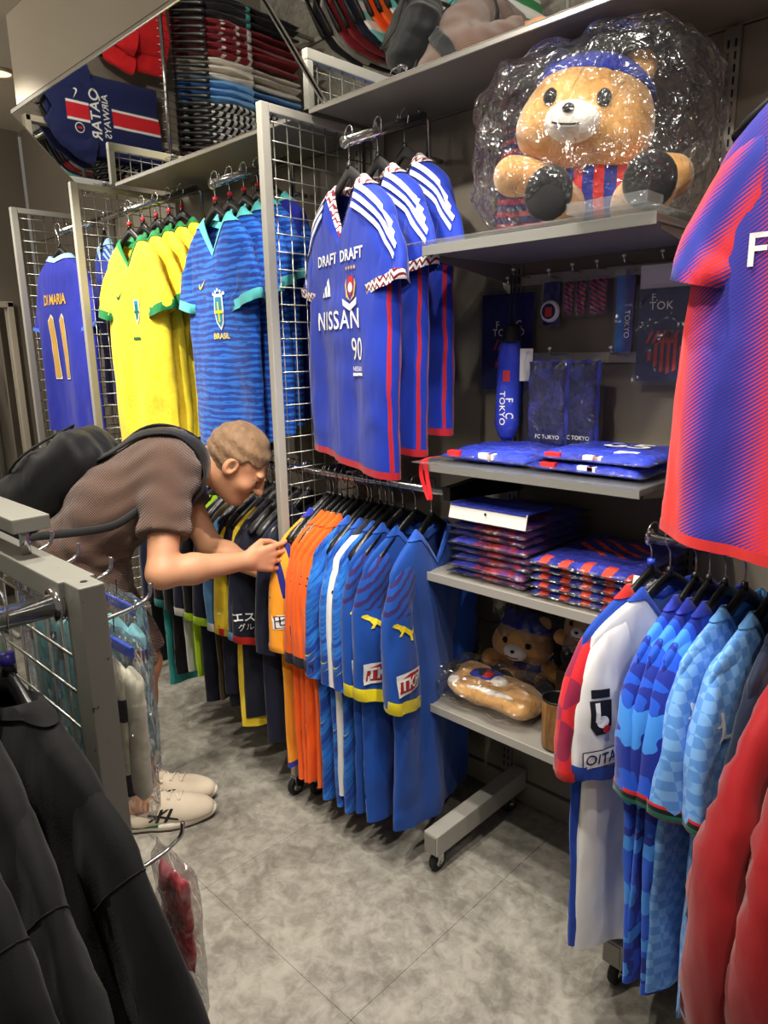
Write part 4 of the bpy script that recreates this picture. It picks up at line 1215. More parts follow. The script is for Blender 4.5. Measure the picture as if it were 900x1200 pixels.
cf = card_file((-.757, WALL_Y - .045, 1.618), .14, .225, 'navy clear file with white header half behind the gradient shirt', False)
MB().box((.0, .001, .028), (.14, .003, .056), bev=.001).build('header', plain('white_card', None), cf)

# umbrella
um = thing('folding_umbrella', 'folded blue umbrella in a film sleeve hanging by its black strap', 'umbrella', (-1.165, 1.715, 1.20))
q = MB(); rings = []
for z, rr in ((0.02, .012), (.035, .024), (.07, .033), (.16, .034), (.24, .032), (.285, .029), (.30, .026)):
    rings.append([(rr * 1.12 * (1 + .05 * math.sin(5 * a + z * 30)) * math.cos(a) - .012 + .03 * z, rr * .9 * math.sin(a), z) for a in [2 * PI * k / 20 for k in range(20)]])
q.loft(rings, True); ub = q.build('canopy', wrapped('umbrella_blue', S(40, 62, 190), 30.0, .9), um, True)
MB().tube([(-.002, 0, .298), (-.001, 0, .306), (0, 0, .340), (0, 0, .346)], [.027, .027, .024, .018], 20).build('handle', plain('soft_black', S(20, 20, 22), .55), um, True)
MB().tube(curve_pts([(-.006, 0, .345), (-.007, 0, .40), (-.004, 0, .47), (.001, 0, .484), (.006, 0, .47), (.007, 0, .40), (.005, 0, .345)], 5), .0022, 7).build('strap', plain('soft_black', None), um, True)
bv = BVHTree.FromPolygons([Vector(v) for v in q.v], q.f)
def ump(cx, cz):
    def pl(u, v):
        h = bv.ray_cast(Vector((cx + u, -1, cz + v)), Vector((0, 1, 0))); return (cx + u, (h[0].y if h[0] else -.02) - .0015, cz + v)
    return pl
flat('lettering', ('F    C', 1.0, .01), .026, WHITE, um, ump(.012, .115), rot=-PI / 2); flat('lettering', ('TOKYO', 1.1, .01), .026, WHITE, um, ump(-.008, .115), rot=-PI / 2)
flat('emblem_bar', [rect(.02, .03)], 1, plain('emblem_red', None), um, ump(.004, .205))
MB().box((.052, -.004, .235), (.036, .0012, .088), rz=.3).build('care_label', plain('white_card', None), um)

def hang_card(name, loc, w, h, label, cat, group=None, mat=NAVYW):
    t = thing(name, label, cat, loc, 0, group)
    MB().box((0, 0, -h / 2), (w, .003, h), bev=.001).build('card', mat, t)
    V, F = pack_mesh(w + .012, h + .016, .012, len(label)); mk('bag', [(x, -.012 + z, y - h / 2) for x, y, z in V], F, FILM, t)
    return t
rl = hang_card('badge_reel', (-1.075, WALL_Y - .05, 1.655), .05, .115, 'white round badge reel on a navy card in a clear bag', 'badge reel')
MB().lathe([(.0, .0), (.024, .0), (.029, .004), (.029, .010), (.024, .014), (.0, .014)], 24).build('reel', plain('reel_white', S(225, 225, 225), .3), rl, True)
rl.children[-1].rotation_euler = (PI / 2, 0, 0); rl.children[-1].location = (.002, -.003, -.078)
flat('reel_print', disc(20), .042, plain('navy_print', None), rl, lambda u, v: (.002 + u, -.0178, -.078 + v)); flat('emblem_bar', [rect(.02, .024)], 1, plain('emblem_red', None), rl, lambda u, v: (.002 + u, -.0184, -.080 + v))
STRIPETAG = wrapped('striped_tag', lambda b: b.mix(b.f('GREATER_THAN', b.f('SINE', b.f('MULTIPLY', b.f('ADD', b.xyz()[2], b.f('MULTIPLY', b.xyz()[0], .6)), 520.0)), 0.1), S(40, 40, 100), S(190, 50, 56)), 20, .3)
for k, x in enumerate((-1.022, -.985, -.937)):
    t = thing('key_tag', ['striped narrow key tag beside the badge reel', 'striped narrow key tag between two other tags', 'striped wide key tag beside the narrow strap pack'][k], 'key tag', (x, WALL_Y - .05, 1.655), 0, 'striped key tags')
    w_ = (.026, .026, .046)[k]
    V, F = pack_mesh(w_, .082, .006, k, 8, 10); mk('tag', [(x_ * (1 - .25 * max(0, -y_ / .04 - .4)), -z_, y_ - .045) for x_, y_, z_ in V], F, STRIPETAG, t)
    V, F = pack_mesh(w_ + .014, .105, .010, k, 8, 8); mk('bag', [(x_, -z_ - .001, y_ - .048) for x_, y_, z_ in V], F, FILM, t)
st = hang_card('strap_pack', (-.862, WALL_Y - .05, 1.655), .048, .19, 'narrow blue strap in a long clear pack beside the key tags', 'strap pack', None, wrapped('blue_strip', lambda b: b.mix(b.ramp(b.xyz()[0], -.01, .012), S(36, 110, 190), S(44, 40, 130)), 14, .3))
flat('lettering', 'TOKYO', .020, WHITE, st, lambda u, v: (.008 + u, -.0022, -.12 + v), rot=-PI / 2)
MB().box((0, .001, .008), (.065, .002, .016)).build('header', BAG, st)

# pouches
POUCH = wrapped('pouch_fabric', lambda b: b.mix(b.ramp(b.noise(16, 4.0, .6), .48, .62), S(24, 28, 66), S(40, 46, 118)), 34.0, .9)
PRIM = wrapped('pouch_rim', S(40, 56, 170), 30.0, .6)
for k, (x, lab) in enumerate(((-1.030, 'navy zip pouch lettered FC TOKYO in a clear bag, front one'), (-.955, 'navy zip pouch in a clear bag behind the lettered pouch'))):
    t = thing('zip_pouch', lab, 'pouch', (x, 1.70 + .025 * k, 1.20), 0, 'zip pouches above the folded shirts')
    V, F = pack_mesh(.112, .225, .020, k + 7); mk('front', [(a, -c - .006, b_ + .13) for a, b_, c in V], F, POUCH, t)
    V, F = pack_mesh(.120, .233, .020, k + 9); mk('rim', [(a, -c + .006, b_ + .13) for a, b_, c in V], F, PRIM, t)
    V, F = pack_mesh(.145, .27, .05, k + 19); mk('bag', [(a, -c + .015, b_ + .135) for a, b_, c in V], F, FILM, t)
    flat('lettering', 'FC TOKYO', .015, WHITE, t, lambda u, v: (.012 + u, -.0268, .045 + v))

# ---- plush toys
TAN = cloth('tan_plush', fn=lambda b: b.mix(b.noise(40, 4.0), S(186, 134, 70), S(214, 166, 100)), rough=.95, weave=160, sheen=.5)
PWHITE = cloth('white_plush', S(232, 228, 220), rough=.95, weave=160, sheen=.4)
PBLUE = cloth('blue_plush', S(34, 52, 160), rough=.9, weave=200); PRED = cloth('red_plush', S(208, 44, 40), rough=.9, weave=200)
PBLK = cloth('black_plush', S(18, 18, 20), rough=.85, weave=200)
def plush(loc, k, label, rz=0.0, tilt=0.0, name='plush_bear', res=.007):
    """generic sitting bear: wide head, round ears, striped shirt, dark soles"""
    t = thing(name, label, 'plush toy', loc, rz)
    ct, st_ = math.cos(tilt), math.sin(tilt)
    def H(p):   # head frame -> local (tilt in the x-z plane)
        x, y, z = p; return (-.03 + x * ct - z * st_, -.03 + y, .245 + x * st_ + z * ct)
    RH = [(ct, 0, st_), (0, 1, 0), (-st_, 0, ct)]
    def put(name_, fn, lo, hi, mat):
        V, F = sdf_mesh(fn, lo, hi, res); o = mk(name_, V * k, F, mat, t); return o
    A = ((-.24, -.2, -.01), (.26, .16, .42))
    put('head', lambda P: smin(ell_(P, H((0, 0, 0)), (.140, .115, .115), RH), smin(ell_(P, H((-.09, -.02, -.04)), (.06, .07, .06)), ell_(P, H((.09, -.02, -.04)), (.06, .07, .06)), .02), .04), *A, TAN)
    for s_ in (-1, 1):
        put('ear', lambda P: ell_(P, H((s_ * .088, .01, .100)), (.038, .022, .038)), *A, PBLUE if s_ < 0 else TAN)
        put('eye', lambda P: ell_(P, H((s_ * .058, -.104, .012)), (.017, .012, .019)), *A, PBLK)
        put('arm', lambda P: cap_(P, (s_ * .075, -.01, .125), (s_ * .165 if s_ > 0 else -.185, -.085, .085 if s_ > 0 else .13), .038, .045), *A, TAN)
        leg = put('leg', lambda P: cap_(P, (s_ * .055, -.01, .045), (s_ * .105 + .03, -.125, .062), .045, .052), *A, TAN)
        V, F = sdf_mesh(lambda P: ell_(P, (s_ * .105 + .032, -.168, .066), (.055, .020, .058)), *A, res); mk('sole', V * k, F, PBLK, leg)
    put('muzzle', lambda P: ell_(P, H((0, -.105, -.035)), (.060, .042, .042), RH), *A, PWHITE)
    put('nose', lambda P: ell_(P, H((0, -.146, -.018)), (.015, .010, .010)), *A, PBLK)
    q = MB(); q.tube([Vector(H((a, -.150 + .35 * abs(a) ** 1.2, -.05 + 4 * a * a))) * k for a in np.linspace(-.03, .03, 9)], .0022 * k, 6); q.build('mouth', PBLK, t, True)
    put('cap', lambda P: np.maximum(ell_(P, H((0, .01, .006)), (.146, .121, .123), RH), -((P - np.array(H((0, -.03, .058)))) @ np.array((-st_, .25, ct)))), *A, PBLUE)
    put('shirt', lambda P: smin(ell_(P, (0, .0, .09), (.095, .080, .10)), cap_(P, (-.07, 0, .13), (.07, 0, .13), .05, .05), .02), *A,
        cloth('plush_shirt', fn=lambda b: b.mix(b.f('GREATER_THAN', b.f('SINE', b.f('MULTIPLY', b.xyz()[0], 130.0 / k)), .1), S(34, 48, 150), S(205, 46, 44))) if k > .8 else PBLUE)
    return t
plush((-.865, 1.625, 1.742), 1.0, 'large tan plush bear in blue cap and striped shirt inside a clear bag', .25, -.18)
def crumple(P, amp, f): return amp * (np.sin(P[..., 0] * f + 2 * np.sin(P[..., 2] * f * .7)) + np.sin(P[..., 1] * f * 1.3 + 1.7 * np.sin(P[..., 0] * f * .8 + 1)) + np.sin(P[..., 2] * f * 1.1 + 1.5 * np.sin(P[..., 1] * f)))
def bag_around(c, r, z0, label, h=.010, cat='plastic bag', f=52., name='plastic_bag', amp=.0055):
    t = thing(name, label, cat, (c[0], c[1], z0))
    def fn(P):
        d = box_(P, (0, 0, c[2] - z0), r, min(r) * .75)
        return np.maximum(d + crumple(P, amp, f), -(P[..., 2] - .002))
    V, F = sdf_mesh(fn, (-r[0] - .03, -r[1] - .03, -.01), (r[0] + .03, r[1] + .03, c[2] - z0 + r[2] + .03), h)
    mk('film', V, F, BAG, t); return t
bag_around((-.88, 1.605, 1.93), (.265, .185, .205), 1.742, 'large crumpled clear bag around the big plush bear')
# upright packed navy shirt left of the bear
t = packed((-1.135, 1.745, 1.742), .20, .32, .035, 90, wrapped('navy_red_diagonal', lambda b: b.mix(b.f('GREATER_THAN', b.f('SINE', b.f('MULTIPLY', b.f('ADD', b.xyz()[1], b.f('MULTIPLY', b.noise(4, 1.0), .05)), 210.0)), .35), S(30, 34, 86), S(170, 44, 56)), 20., .9), 'navy shirt with red lines packed upright left of the bagged bear', None)
t.rotation_euler = (PI / 2 - .12, 0, .1); t.location = (-1.12, 1.735, 1.905)
sh = thing('sign_holder', 'clear acrylic tray at the front of the plush shelf', 'tray', (-.72, 1.405, 1.742))
MB().box((0, 0, .003), (.17, .07, .003)).build('base', ACRYL, sh); MB().box((0, -.034, .012), (.17, .003, .022)).build('lip', ACRYL, sh); MB().box((.084, 0, .012), (.003, .07, .022)).build('side', ACRYL, sh)
# small plush on the lowest shelf
plush((-1.07, 1.715, .493), .60, 'small tan plush bear in a bag behind the flat plush', .2, -.1, res=.010)
bag_around((-1.07, 1.71, .61), (.095, .075, .13), .493, 'crumpled clear bag around the small plush behind the flat plush')
plush((-.855, 1.71, .621), .50, 'small tan plush bear sitting on the dark brown box', -.1, .1, res=.010)
bag_around((-.855, 1.70, .72), (.085, .075, .11), .62, 'crumpled clear bag around the small plush on the box')
bx = thing('carton', 'dark brown box on the lowest shelf behind the tumbler', 'box', (-.855, 1.695, .4915))
MB().box((0, 0, .062), (.15, .16, .122), bev=.003).build('body', plain('dark_brown_card', S(62, 40, 28), .6, var=.15), bx)
MB().box((0, 0, .1245), (.152, .162, .004), bev=.001).build('lid', plain('brown_lid', S(78, 52, 36), .55, var=.15), bx)
MB().box((.03, -.0815, .062), (.024, .001, .12)).build('tape', plain('tape_black', S(24, 20, 18), .4), bx)
# flat plush
fp = thing('flat_plush', 'flat tan plush cushion in clear film at the shelf front', 'plush toy', (-1.085, 1.545, .493), .12)
A = ((-.2, -.15, -.01), (.2, .15, .12))
V, F = sdf_mesh(lambda P: smin(smin(ell_(P, (0, 0, .034), (.150, .085, .034)), ell_(P, (-.09, .05, .046), (.05, .04, .03)), .02), ell_(P, (.10, -.03, .03), (.055, .06, .03)), .02) + .0015 * np.sin(P[..., 0] * 90) * np.sin(P[..., 1] * 70), *A, .008); mk('body', V, F, TAN, fp)
for nm, c, r_, mt in (('face_patch', (-.035, .02, .060), (.055, .04, .016), PBLUE), ('face_patch', (-.028, .012, .070), (.022, .022, .012), PRED), ('eye', (-.04, .004, .076), (.014, .014, .010), PBLK), ('muzzle', (.02, -.005, .064), (.026, .026, .018), PWHITE), ('muzzle', (-.11, -.03, .045), (.025, .02, .014), PWHITE), ('stripe', (.02, -.055, .052), (.085, .012, .012), PWHITE)):
    V, F = sdf_mesh(lambda P: ell_(P, c, r_), *A, .006); mk(nm, V, F, mt, fp)
bag_around((-1.085, 1.535, .535), (.160, .100, .048), .493, 'clear film around the flat plush cushion', .011, amp=.003)
# tumbler
tb = thing('tumbler', 'wood-grain tumbler with dark rim on the lowest shelf', 'tumbler', (-.835, 1.462, .4915))
b = NB('wood_grain', .35); b.col(b.mix(b.ramp(b.noise(14, 5.0, .6, stretch=(1.5, 1.5, .25), dist=1.5), .35, .65), S(122, 82, 38), S(176, 128, 66)))
MB().lathe([(0, 0), (.034, 0), (.0355, .004), (.0375, .128)], 32).build('cup', b.m, tb, True)
MB().lathe([(.0375, .128), (.0378, .133), (.0355, .1335), (.0345, .128), (.032, .02), (0, .018)], 32).build('liner', plain('dark_steel', S(52, 50, 48), .35, .7), tb, True)

# ================================================================== PERSON (stooping, browsing the rail)
PB = Vector((-1.94, 0.92, 0))
FW = np.array((.48, .877, 0.)); RT = np.array((.877, -.48, 0.)); UP = np.array((0, 0, 1.))
person = thing('person', 'person in brown waffle T-shirt and shorts stooping to leaf through the shirts', 'person', PB)
pb = np.array(PB)
def body_part(name, V, F, mat, parent=None): return mk(name, np.asarray(V) - pb, F, mat, parent or person)
b = NB('skin', .5, 0, .4); b.p.inputs['Subsurface Weight'].default_value = .12; b.p.inputs['Subsurface Radius'].default_value = (.012, .005, .003)
b.col(b.mix(b.noise(14, 4.0), S(186, 132, 98), S(208, 154, 118))); b.bump(b.noise(220, 2.0), .12, .001); SKIN = b.m
b = NB('brown_waffle_knit', .85, 0, .2); b.p.inputs['Sheen Weight'].default_value = .2
x, y, z = b.xyz()
k_ = 6.2832 / .0075
wf = b.f('MULTIPLY', b.f('SINE', b.f('MULTIPLY', b.f('ADD', b.f('MULTIPLY', x, .48), b.f('MULTIPLY', y, .877)), k_)), b.f('SINE', b.f('MULTIPLY', z, k_)))
b.col(b.mix(b.ramp(wf, -.3, .4), S(80, 60, 50), S(104, 80, 68))); b.bump(b.f('ADD', wf, b.f('MULTIPLY', b.noise(7, 4.0, .55, dist=.7), 5.0)), .5, .004); KNIT = b.m

Hc = np.array((-2.15, .84, .87)); Wst = np.array((-2.085, .945, 1.035)); Sc = np.array((-2.03, 1.10, 1.135))
shN = Sc + .165 * RT; shF = Sc - .165 * RT
elN = np.array((-1.772, .918, .885)); wrN = np.array((-1.718, 1.165, .876)); elF = np.array((-2.035, 1.235, .850)); wrF = np.array((-1.815, 1.285, .795))
hipN = Hc + .088 * RT; hipF = Hc - .088 * RT
knN = np.array((-1.985, .905, .50)); knF = np.array((-2.085, .985, .50)); anN = np.array((-1.962, .868, .10)); anF = np.array((-2.045, .935, .10))
neck = np.array((-1.985, 1.175, 1.185)); Hd = np.array((-1.893, 1.272, 1.138))
fd = np.array((.50, .49, -.71)); fd /= np.linalg.norm(fd)
ud = np.array((.5, .5, .70)); ud -= fd * (ud @ fd); ud /= np.linalg.norm(ud)
rd = np.cross(fd, ud); RH = np.array([rd, fd, ud])
hp = lambda r_, f_, u_: Hd + rd * r_ + fd * f_ + ud * u_

def hand(P, W, d, s, n, thumb_up=1.0, curl=.5):
    """W wrist, d pointing along the hand, s from index to little finger, n out of the palm"""
    d = np.array(d, float); d /= np.linalg.norm(d); s = np.array(s, float); s -= d * (s @ d); s /= np.linalg.norm(s); n = np.array(n, float); n -= d * (n @ d) + s * (n @ s); n /= np.linalg.norm(n)
    out = None
    L = [.040, .045, .042, .033]; kx = [.080, .084, .080, .072]
    for i in range(4):
        o = (-.030 + .020 * i)
        kn = W + d * kx[i] + s * o * 1.05
        m_ = cap_(P, W + s * o * .55 + d * .008, kn, .0155, .0120)
        out = m_ if out is None else smin(out, m_, .012)
    fing = None
    for i in range(4):
        o = (-.0318 + .0212 * i) * 1.05
        p0 = W + d * kx[i] + s * o; a = curl * (.55 + .12 * i)
        for j, (ln, r0, r1) in enumerate(((L[i], .0092, .0084), (L[i] * .62, .0084, .0077), (L[i] * .50, .0077, .0066))):
            dir_ = d * math.cos(a) + n * math.sin(a) + s * (.09 * (i - 1.5)); p1 = p0 + dir_ / np.linalg.norm(dir_) * ln
            c = cap_(P, p0, p1, r0, r1); fing = c if fing is None else np.minimum(fing, c); p0 = p1; a += curl * .75
    out = smin(out, fing, .004)
    tb0 = W + d * .022 - s * .028 + n * .006; tb1 = tb0 + d * .034 - s * .018 + n * .020; tb2 = tb1 + d * .030 + n * .012 + s * .004; tb3 = tb2 + d * .022 + s * .008
    th = np.minimum(np.minimum(cap_(P, tb0, tb1, .0150, .0118), cap_(P, tb1, tb2, .0118, .0100)), cap_(P, tb2, tb3, .0100, .0080))
    return smin(out, th, .008)

def arm_near(P):
    a = smin(cap_(P, shN, elN, .052, .041), cap_(P, elN, elN + (wrN - elN) * .35, .042, .043), .02)
    a = smin(a, cap_(P, elN + (wrN - elN) * .35, wrN, .042, .026), .02)
    return smin(a, hand(P, wrN, (.28, .95, -.04), (0.05, 0, -1), -RT, curl=.45), .015)
def arm_far(P):
    a = smin(cap_(P, shF, elF, .052, .041), cap_(P, elF, elF + (wrF - elF) * .35, .041, .042), .02)
    a = smin(a, cap_(P, elF + (wrF - elF) * .35, wrF, .041, .026), .02)
    return smin(a, hand(P, wrF, (.80, .50, -.25), (0.0, .0, -1), RT * .6 + np.array((.2, -.3, 0)), curl=.40), .015)
def head(P):
    d = ell_(P, hp(0, -.012, .020), (.076, .096, .096), RH)
    d = smin(d, ell_(P, hp(0, .030, -.055), (.054, .058, .062), RH), .04)
    d = smin(d, ell_(P, hp(0, .068, -.088), (.028, .026, .022), RH), .03)         # chin
    for s_ in (-1, 1):
        d = smin(d, ell_(P, hp(s_ * .040, .060, -.022), (.026, .024, .022), RH), .025)   # cheeks
        d = smin(d, ell_(P, hp(s_ * .030, .078, .030), (.026, .014, .010), RH), .012)    # brow ridge
        d = -smin(-d, ell_(P, hp(s_ * .031, .094, .010), (.017, .012, .011), RH), .010)  # eye socket
        d = smin(d, ell_(P, hp(s_ * .031, .0755, .0165), (.0165, .0135, .0085), RH), .004); d = smin(d, ell_(P, hp(s_ * .031, .0735, -.002), (.0155, .0125, .0050), RH), .004)   # lids
        ear = np.maximum(ell_(P, hp(s_ * .079, -.008, .0), (.013, .022, .034), RH), -ell_(P, hp(s_ * .090, -.002, .004), (.010, .013, .022), RH))
        d = smin(d, ear, .006)
    d = smin(d, cap_(P, hp(0, .088, .022), hp(0, .112, -.020), .008, .014), .012)        # nose
    for s_ in (-1, 1): d = smin(d, ell_(P, hp(s_ * .012, .100, -.024), (.009, .010, .008), RH), .006)
    d = smin(d, ell_(P, hp(0, .086, -.050), (.024, .012, .007), RH), .006); d = smin(d, ell_(P, hp(0, .085, -.062), (.020, .012, .008), RH), .006)
    d = smin(d, cap_(P, neck - np.array((.03, .05, .02)), hp(0, -.030, -.055), .062, .056), .03)
    return d
def legs(P):
    d = None
    for hj, kj, aj in ((hipN, knN, anN), (hipF, knF, anF)):
        calf = kj + (aj - kj) * .30 - FW * .018
        c = smin(cap_(P, hj, kj, .085, .056), cap_(P, kj, calf, .054, .056), .03)
        c = smin(c, cap_(P, calf, aj, .056, .036), .03); c = smin(c, cap_(P, aj, aj + FW * .08 - UP * .05, .036, .034), .03)
        d = c if d is None else np.minimum(d, c)
    return d
VV = []; FF = []; off = 0
for fn, lo, hi, h in ((arm_near, (-2.0, .84, .78), (-1.58, 1.40, 1.22), .0040), (arm_far, (-2.28, 1.08, .68), (-1.62, 1.44, 1.22), .0052), (head, (-2.12, 1.06, .95), (-1.72, 1.44, 1.30), .0048), (legs, (-2.30, .66, .02), (-1.82, 1.10, .95), .0085)):
    V, F = sdf_mesh(fn, lo, hi, h); VV.append(V); FF.append(F + off); off += len(V)
bodym = body_part('body', np.concatenate(VV), np.concatenate(FF), SKIN)
# eyes and brows
EYEW = plain('eye_white', S(235, 232, 226), .2); IRIS = plain('iris', S(60, 48, 36), .2)
HAIRM = cloth('light_brown_hair', fn=lambda b: b.mix(b.noise(55, 4.0, .6, stretch=(1, 1, .35)), S(80, 58, 40), S(154, 122, 90)), rough=.6, weave=300)
for s_ in (-1, 1):
    c = hp(s_ * .031, .0715, .007)
    V, F = sdf_mesh(lambda P: ell_(P, c, (.0125, .0125, .0115)), c - .018, c + .018, .004); e = body_part('eye', V, F, EYEW)
    c2 = hp(s_ * .031, .0800, .006); V, F = sdf_mesh(lambda P: ell_(P, c2, (.006, .0058, .006)), c2 - .012, c2 + .012, .0022); body_part('iris', V, F, IRIS, e)
    q = MB(); q.tube([Vector(hp(s_ * a, .100 - .25 * abs(a - .03), .028 + .10 * (a - .015))) - PB for a in (.014, .024, .036, .048)], [.002, .0036, .0034, .0016], 7); q.build('eyebrow', HAIRM, person, True)
def hair(P):
    d = ell_(P, hp(0, -.020, .030), (.086, .104, .100), RH) + .0022 * np.sin(P[..., 0] * 150 + 4 * np.sin(P[..., 2] * 45)) * np.sin(P[..., 1] * 420 + P[..., 2] * 300) + .002 * np.sin(P @ np.array((90., 60., 130.)))
    q = P - Hd; f_ = q @ fd; u_ = q @ ud
    d = np.maximum(d, (f_ - .062 - .25 * (u_ - .05)))           # hairline above the forehead
    d = np.maximum(d, np.minimum(-(u_ - .045), -(u_ + .075 + .0 * f_) + np.maximum(0, (f_ + .02) * 3.0)))  # sides end above the ears, nape lower
    return d
V, F = sdf_mesh(hair, (-2.06, 1.12, 1.0), (-1.74, 1.42, 1.30), .0055); body_part('hair', V, F, HAIRM)

# T-shirt
def shirt_core(P):
    d = None
    for o, dr in ((-.075, -.008), (0, 0), (.075, -.008)):
        sp = o * RT
        c = smin(cap_(P, Hc + sp + np.array((0, 0, -.01)), Wst + sp, .118 + dr, .112 + dr), cap_(P, Wst + sp, Sc + sp * 1.1 - np.array((0, .02, .0)), .114 + dr, .118 + dr), .05)
        d = c if d is None else smin(d, c, .05)
    d = smin(d, cap_(P, shN - RT * .03, shF + RT * .03, .080, .080), .06)
    d = smin(d, cap_(P, Sc, neck, .09, .070), .05)
    d = smin(d, cap_(P, Hc, Hc + FW * .015 - UP * .10, .135, .135), .05)
    return d
def slv(P, sh, el, cut, r=.076):
    ax = el - sh; L_ = np.linalg.norm(ax); ax = ax / L_
    c = cap_(P, sh - ax * .02, el, r, r * .92)
    return np.maximum(c, (P - sh) @ ax - cut)
def tshirt(P):
    d = smin(smin(shirt_core(P), slv(P, shN, elN, .185), .03), slv(P, shF, elF, .185), .03)
    wr = .0045 * np.sin((P @ np.array((20., 40., 52.))) + 2.5 * np.sin(P @ np.array((30., -12., 14.)))) * np.clip((1.12 - P[..., 2]) / .18, 0, 1)
    wr += .003 * np.sin(P @ np.array((-35., 25., 70.)) + 2 * np.sin(P @ np.array((12., 30., -18.))))
    d = d + wr
    ax = elN - shN; ax = ax / np.linalg.norm(ax); d = np.maximum(d, np.where(((P - elN) ** 2).sum(-1) < .16 ** 2, (P - shN) @ ax - .187, -1.))
    ax = elF - shF; ax = ax / np.linalg.norm(ax); d = np.maximum(d, np.where(((P - elF) ** 2).sum(-1) < .16 ** 2, (P - shF) @ ax - .187, -1.))
    nd = (neck - Sc) / np.linalg.norm(neck - Sc); nd = np.array((.40, .60, .62)); nd /= np.linalg.norm(nd)
    d = np.maximum(d, (P - neck) @ nd - .012)            # neckline
    d = np.maximum(d, -(P[..., 2] - .775 - .06 * ((P - Hc) @ FW)))   # hem
    return d
LO, HI = (-2.42, .60, .72), (-1.68, 1.42, 1.36)
V, F = sdf_mesh(tshirt, LO, HI, .0085); body_part('t_shirt', V, F, KNIT)
# collar rib
nd = np.array((.40, .60, .62)); nd /= np.linalg.norm(nd); e1 = np.cross(nd, UP); e1 /= np.linalg.norm(e1); e2 = np.cross(nd, e1)
q = MB(); q.tube([Vector(neck + nd * .010 + (e1 * math.cos(a) * .074 + e2 * math.sin(a) * .070)) - PB for a in [2 * PI * k / 24 for k in range(25)]], .010, 8, False); q.build('collar', KNIT, person, True)
def shorts(P):
    d = smin(cap_(P, Hc - RT * .05, Hc + RT * .05, .128, .128), ell_(P, Hc - UP * .06, (.15, .15, .12)), .05)
    for hj, kj in ((hipN, knN), (hipF, knF)): d = smin(d, cap_(P, hj - UP * .04, kj - UP * .02, .112, .094), .04)
    d = d + .004 * np.sin(P @ np.array((34., 30., 18.)) + 2 * np.sin(P @ np.array((10., -14., 30.))))
    d = np.maximum(d, -(P[..., 2] - .545 - .04 * ((P - knN) @ FW))); return np.maximum(d, P[..., 2] - .96)
V, F = sdf_mesh(shorts, (-2.38, .60, .50), (-1.80, 1.16, 1.0), .0095); body_part('shorts', V, F, KNIT)

# backpack with straps
BPM = cloth('black_backpack_fabric', S(20, 20, 21), rough=.6, weave=260)
bt = np.array((.56, .49, .62)); bt /= np.linalg.norm(bt); bn = np.array((-.22, -.2, .95)); bn -= bt * (bn @ bt); bn /= np.linalg.norm(bn); bw = np.cross(bt, bn)
bc = np.array((-2.26, .855, 1.105)); RB = np.array([bt, bw, bn])
def packf(P):
    d = box_(P, bc, (.195, .135, .080), .06, RB)
    d = smin(d, box_(P, bc + bn * .07 - bt * .05, (.11, .105, .030), .028, RB), .02)
    d = smin(d, ell_(P, bc - bt * .14 - bn * .02, (.12, .14, .10), RB), .04)
    return d + .004 * np.sin(P @ np.array((40., 30., 22.)) + 2 * np.sin(P @ np.array((25., -30., 10.))))
V, F = sdf_mesh(packf, bc - .34, bc + .34, .011); pk = body_part('backpack', V, F, BPM)
WEB = plain('strap_webbing', S(26, 26, 27), .75, bump=.3, bscale=300)
for o in (-.05, .03):   # zips
    q = MB(); q.tube([Vector(bc + bt * (.16 - .30 * a) + bn * (.088 + .012 * math.sin(a * 3.1)) + bw * (.11 * math.sin(a * 3.14) * (1 if o > 0 else -1))) - PB for a in np.linspace(0, 1, 10)], .004, 6); q.build('zip', WEB, pk, True)
def full(P): return np.minimum(smin(shirt_core(P), slv(P, shN, elN, .185), .03), 9.)
def strap(path, w, off_=.010, name='shoulder_strap', thick=.008):
    pts = np.array([tuple(p) for p in curve_pts([tuple(p) for p in path], 6)])
    g = np.zeros_like(pts)
    for it in range(12):
        for a in range(3):
            e = np.zeros(3); e[a] = .004; g[:, a] = (shirt_core(pts + e) - shirt_core(pts - e))
        g /= np.linalg.norm(g, axis=1)[:, None] + 1e-9
        dd = shirt_core(pts) - off_; dd = np.clip(dd, -.2, 0.02 if it < 6 else .2) if name == 'shoulder_strap' else np.minimum(dd, 0)
        pts -= dd[:, None] * g
    t_ = np.gradient(pts, axis=0); t_ /= np.linalg.norm(t_, axis=1)[:, None]; wd = np.cross(t_, g); wd /= np.linalg.norm(wd, axis=1)[:, None]
    rings = [[tuple(p + a * w / 2 * wv + c * thick / 2 * gv - pb) for a, c in ((-1, -.6), (-.8, 1), (.8, 1), (1, -.6))] for p, wv, gv in zip(pts, wd, g)]
    q = MB(); q.loft(rings, True); q.build(name, BPM if w > .03 else WEB, pk, True)
for s_ in (1, -1):
    o = RT * .10 * s_
    strap([bc + bt * .17 + o * .8 + bn * .02, Sc + o - FW * .05 + UP * .14, Sc + o + FW * .05 + UP * .12, Sc + o * 1.05 + FW * .13 + UP * .02, Sc + o * 1.15 + FW * .11 - UP * .09, Sc + o * 1.35 + FW * .02 - UP * .15], .062)
strap([bc - bt * .17 + bw * 0 + RT * .12 - bn * .06, Hc + RT * .20 + UP * .13 - FW * .06, Wst + RT * .22 - UP * .02, Sc + RT * .20 - FW * .06 - UP * .08, Sc + RT * .155 - UP * .15], .024, .006, 'side_strap', .004)

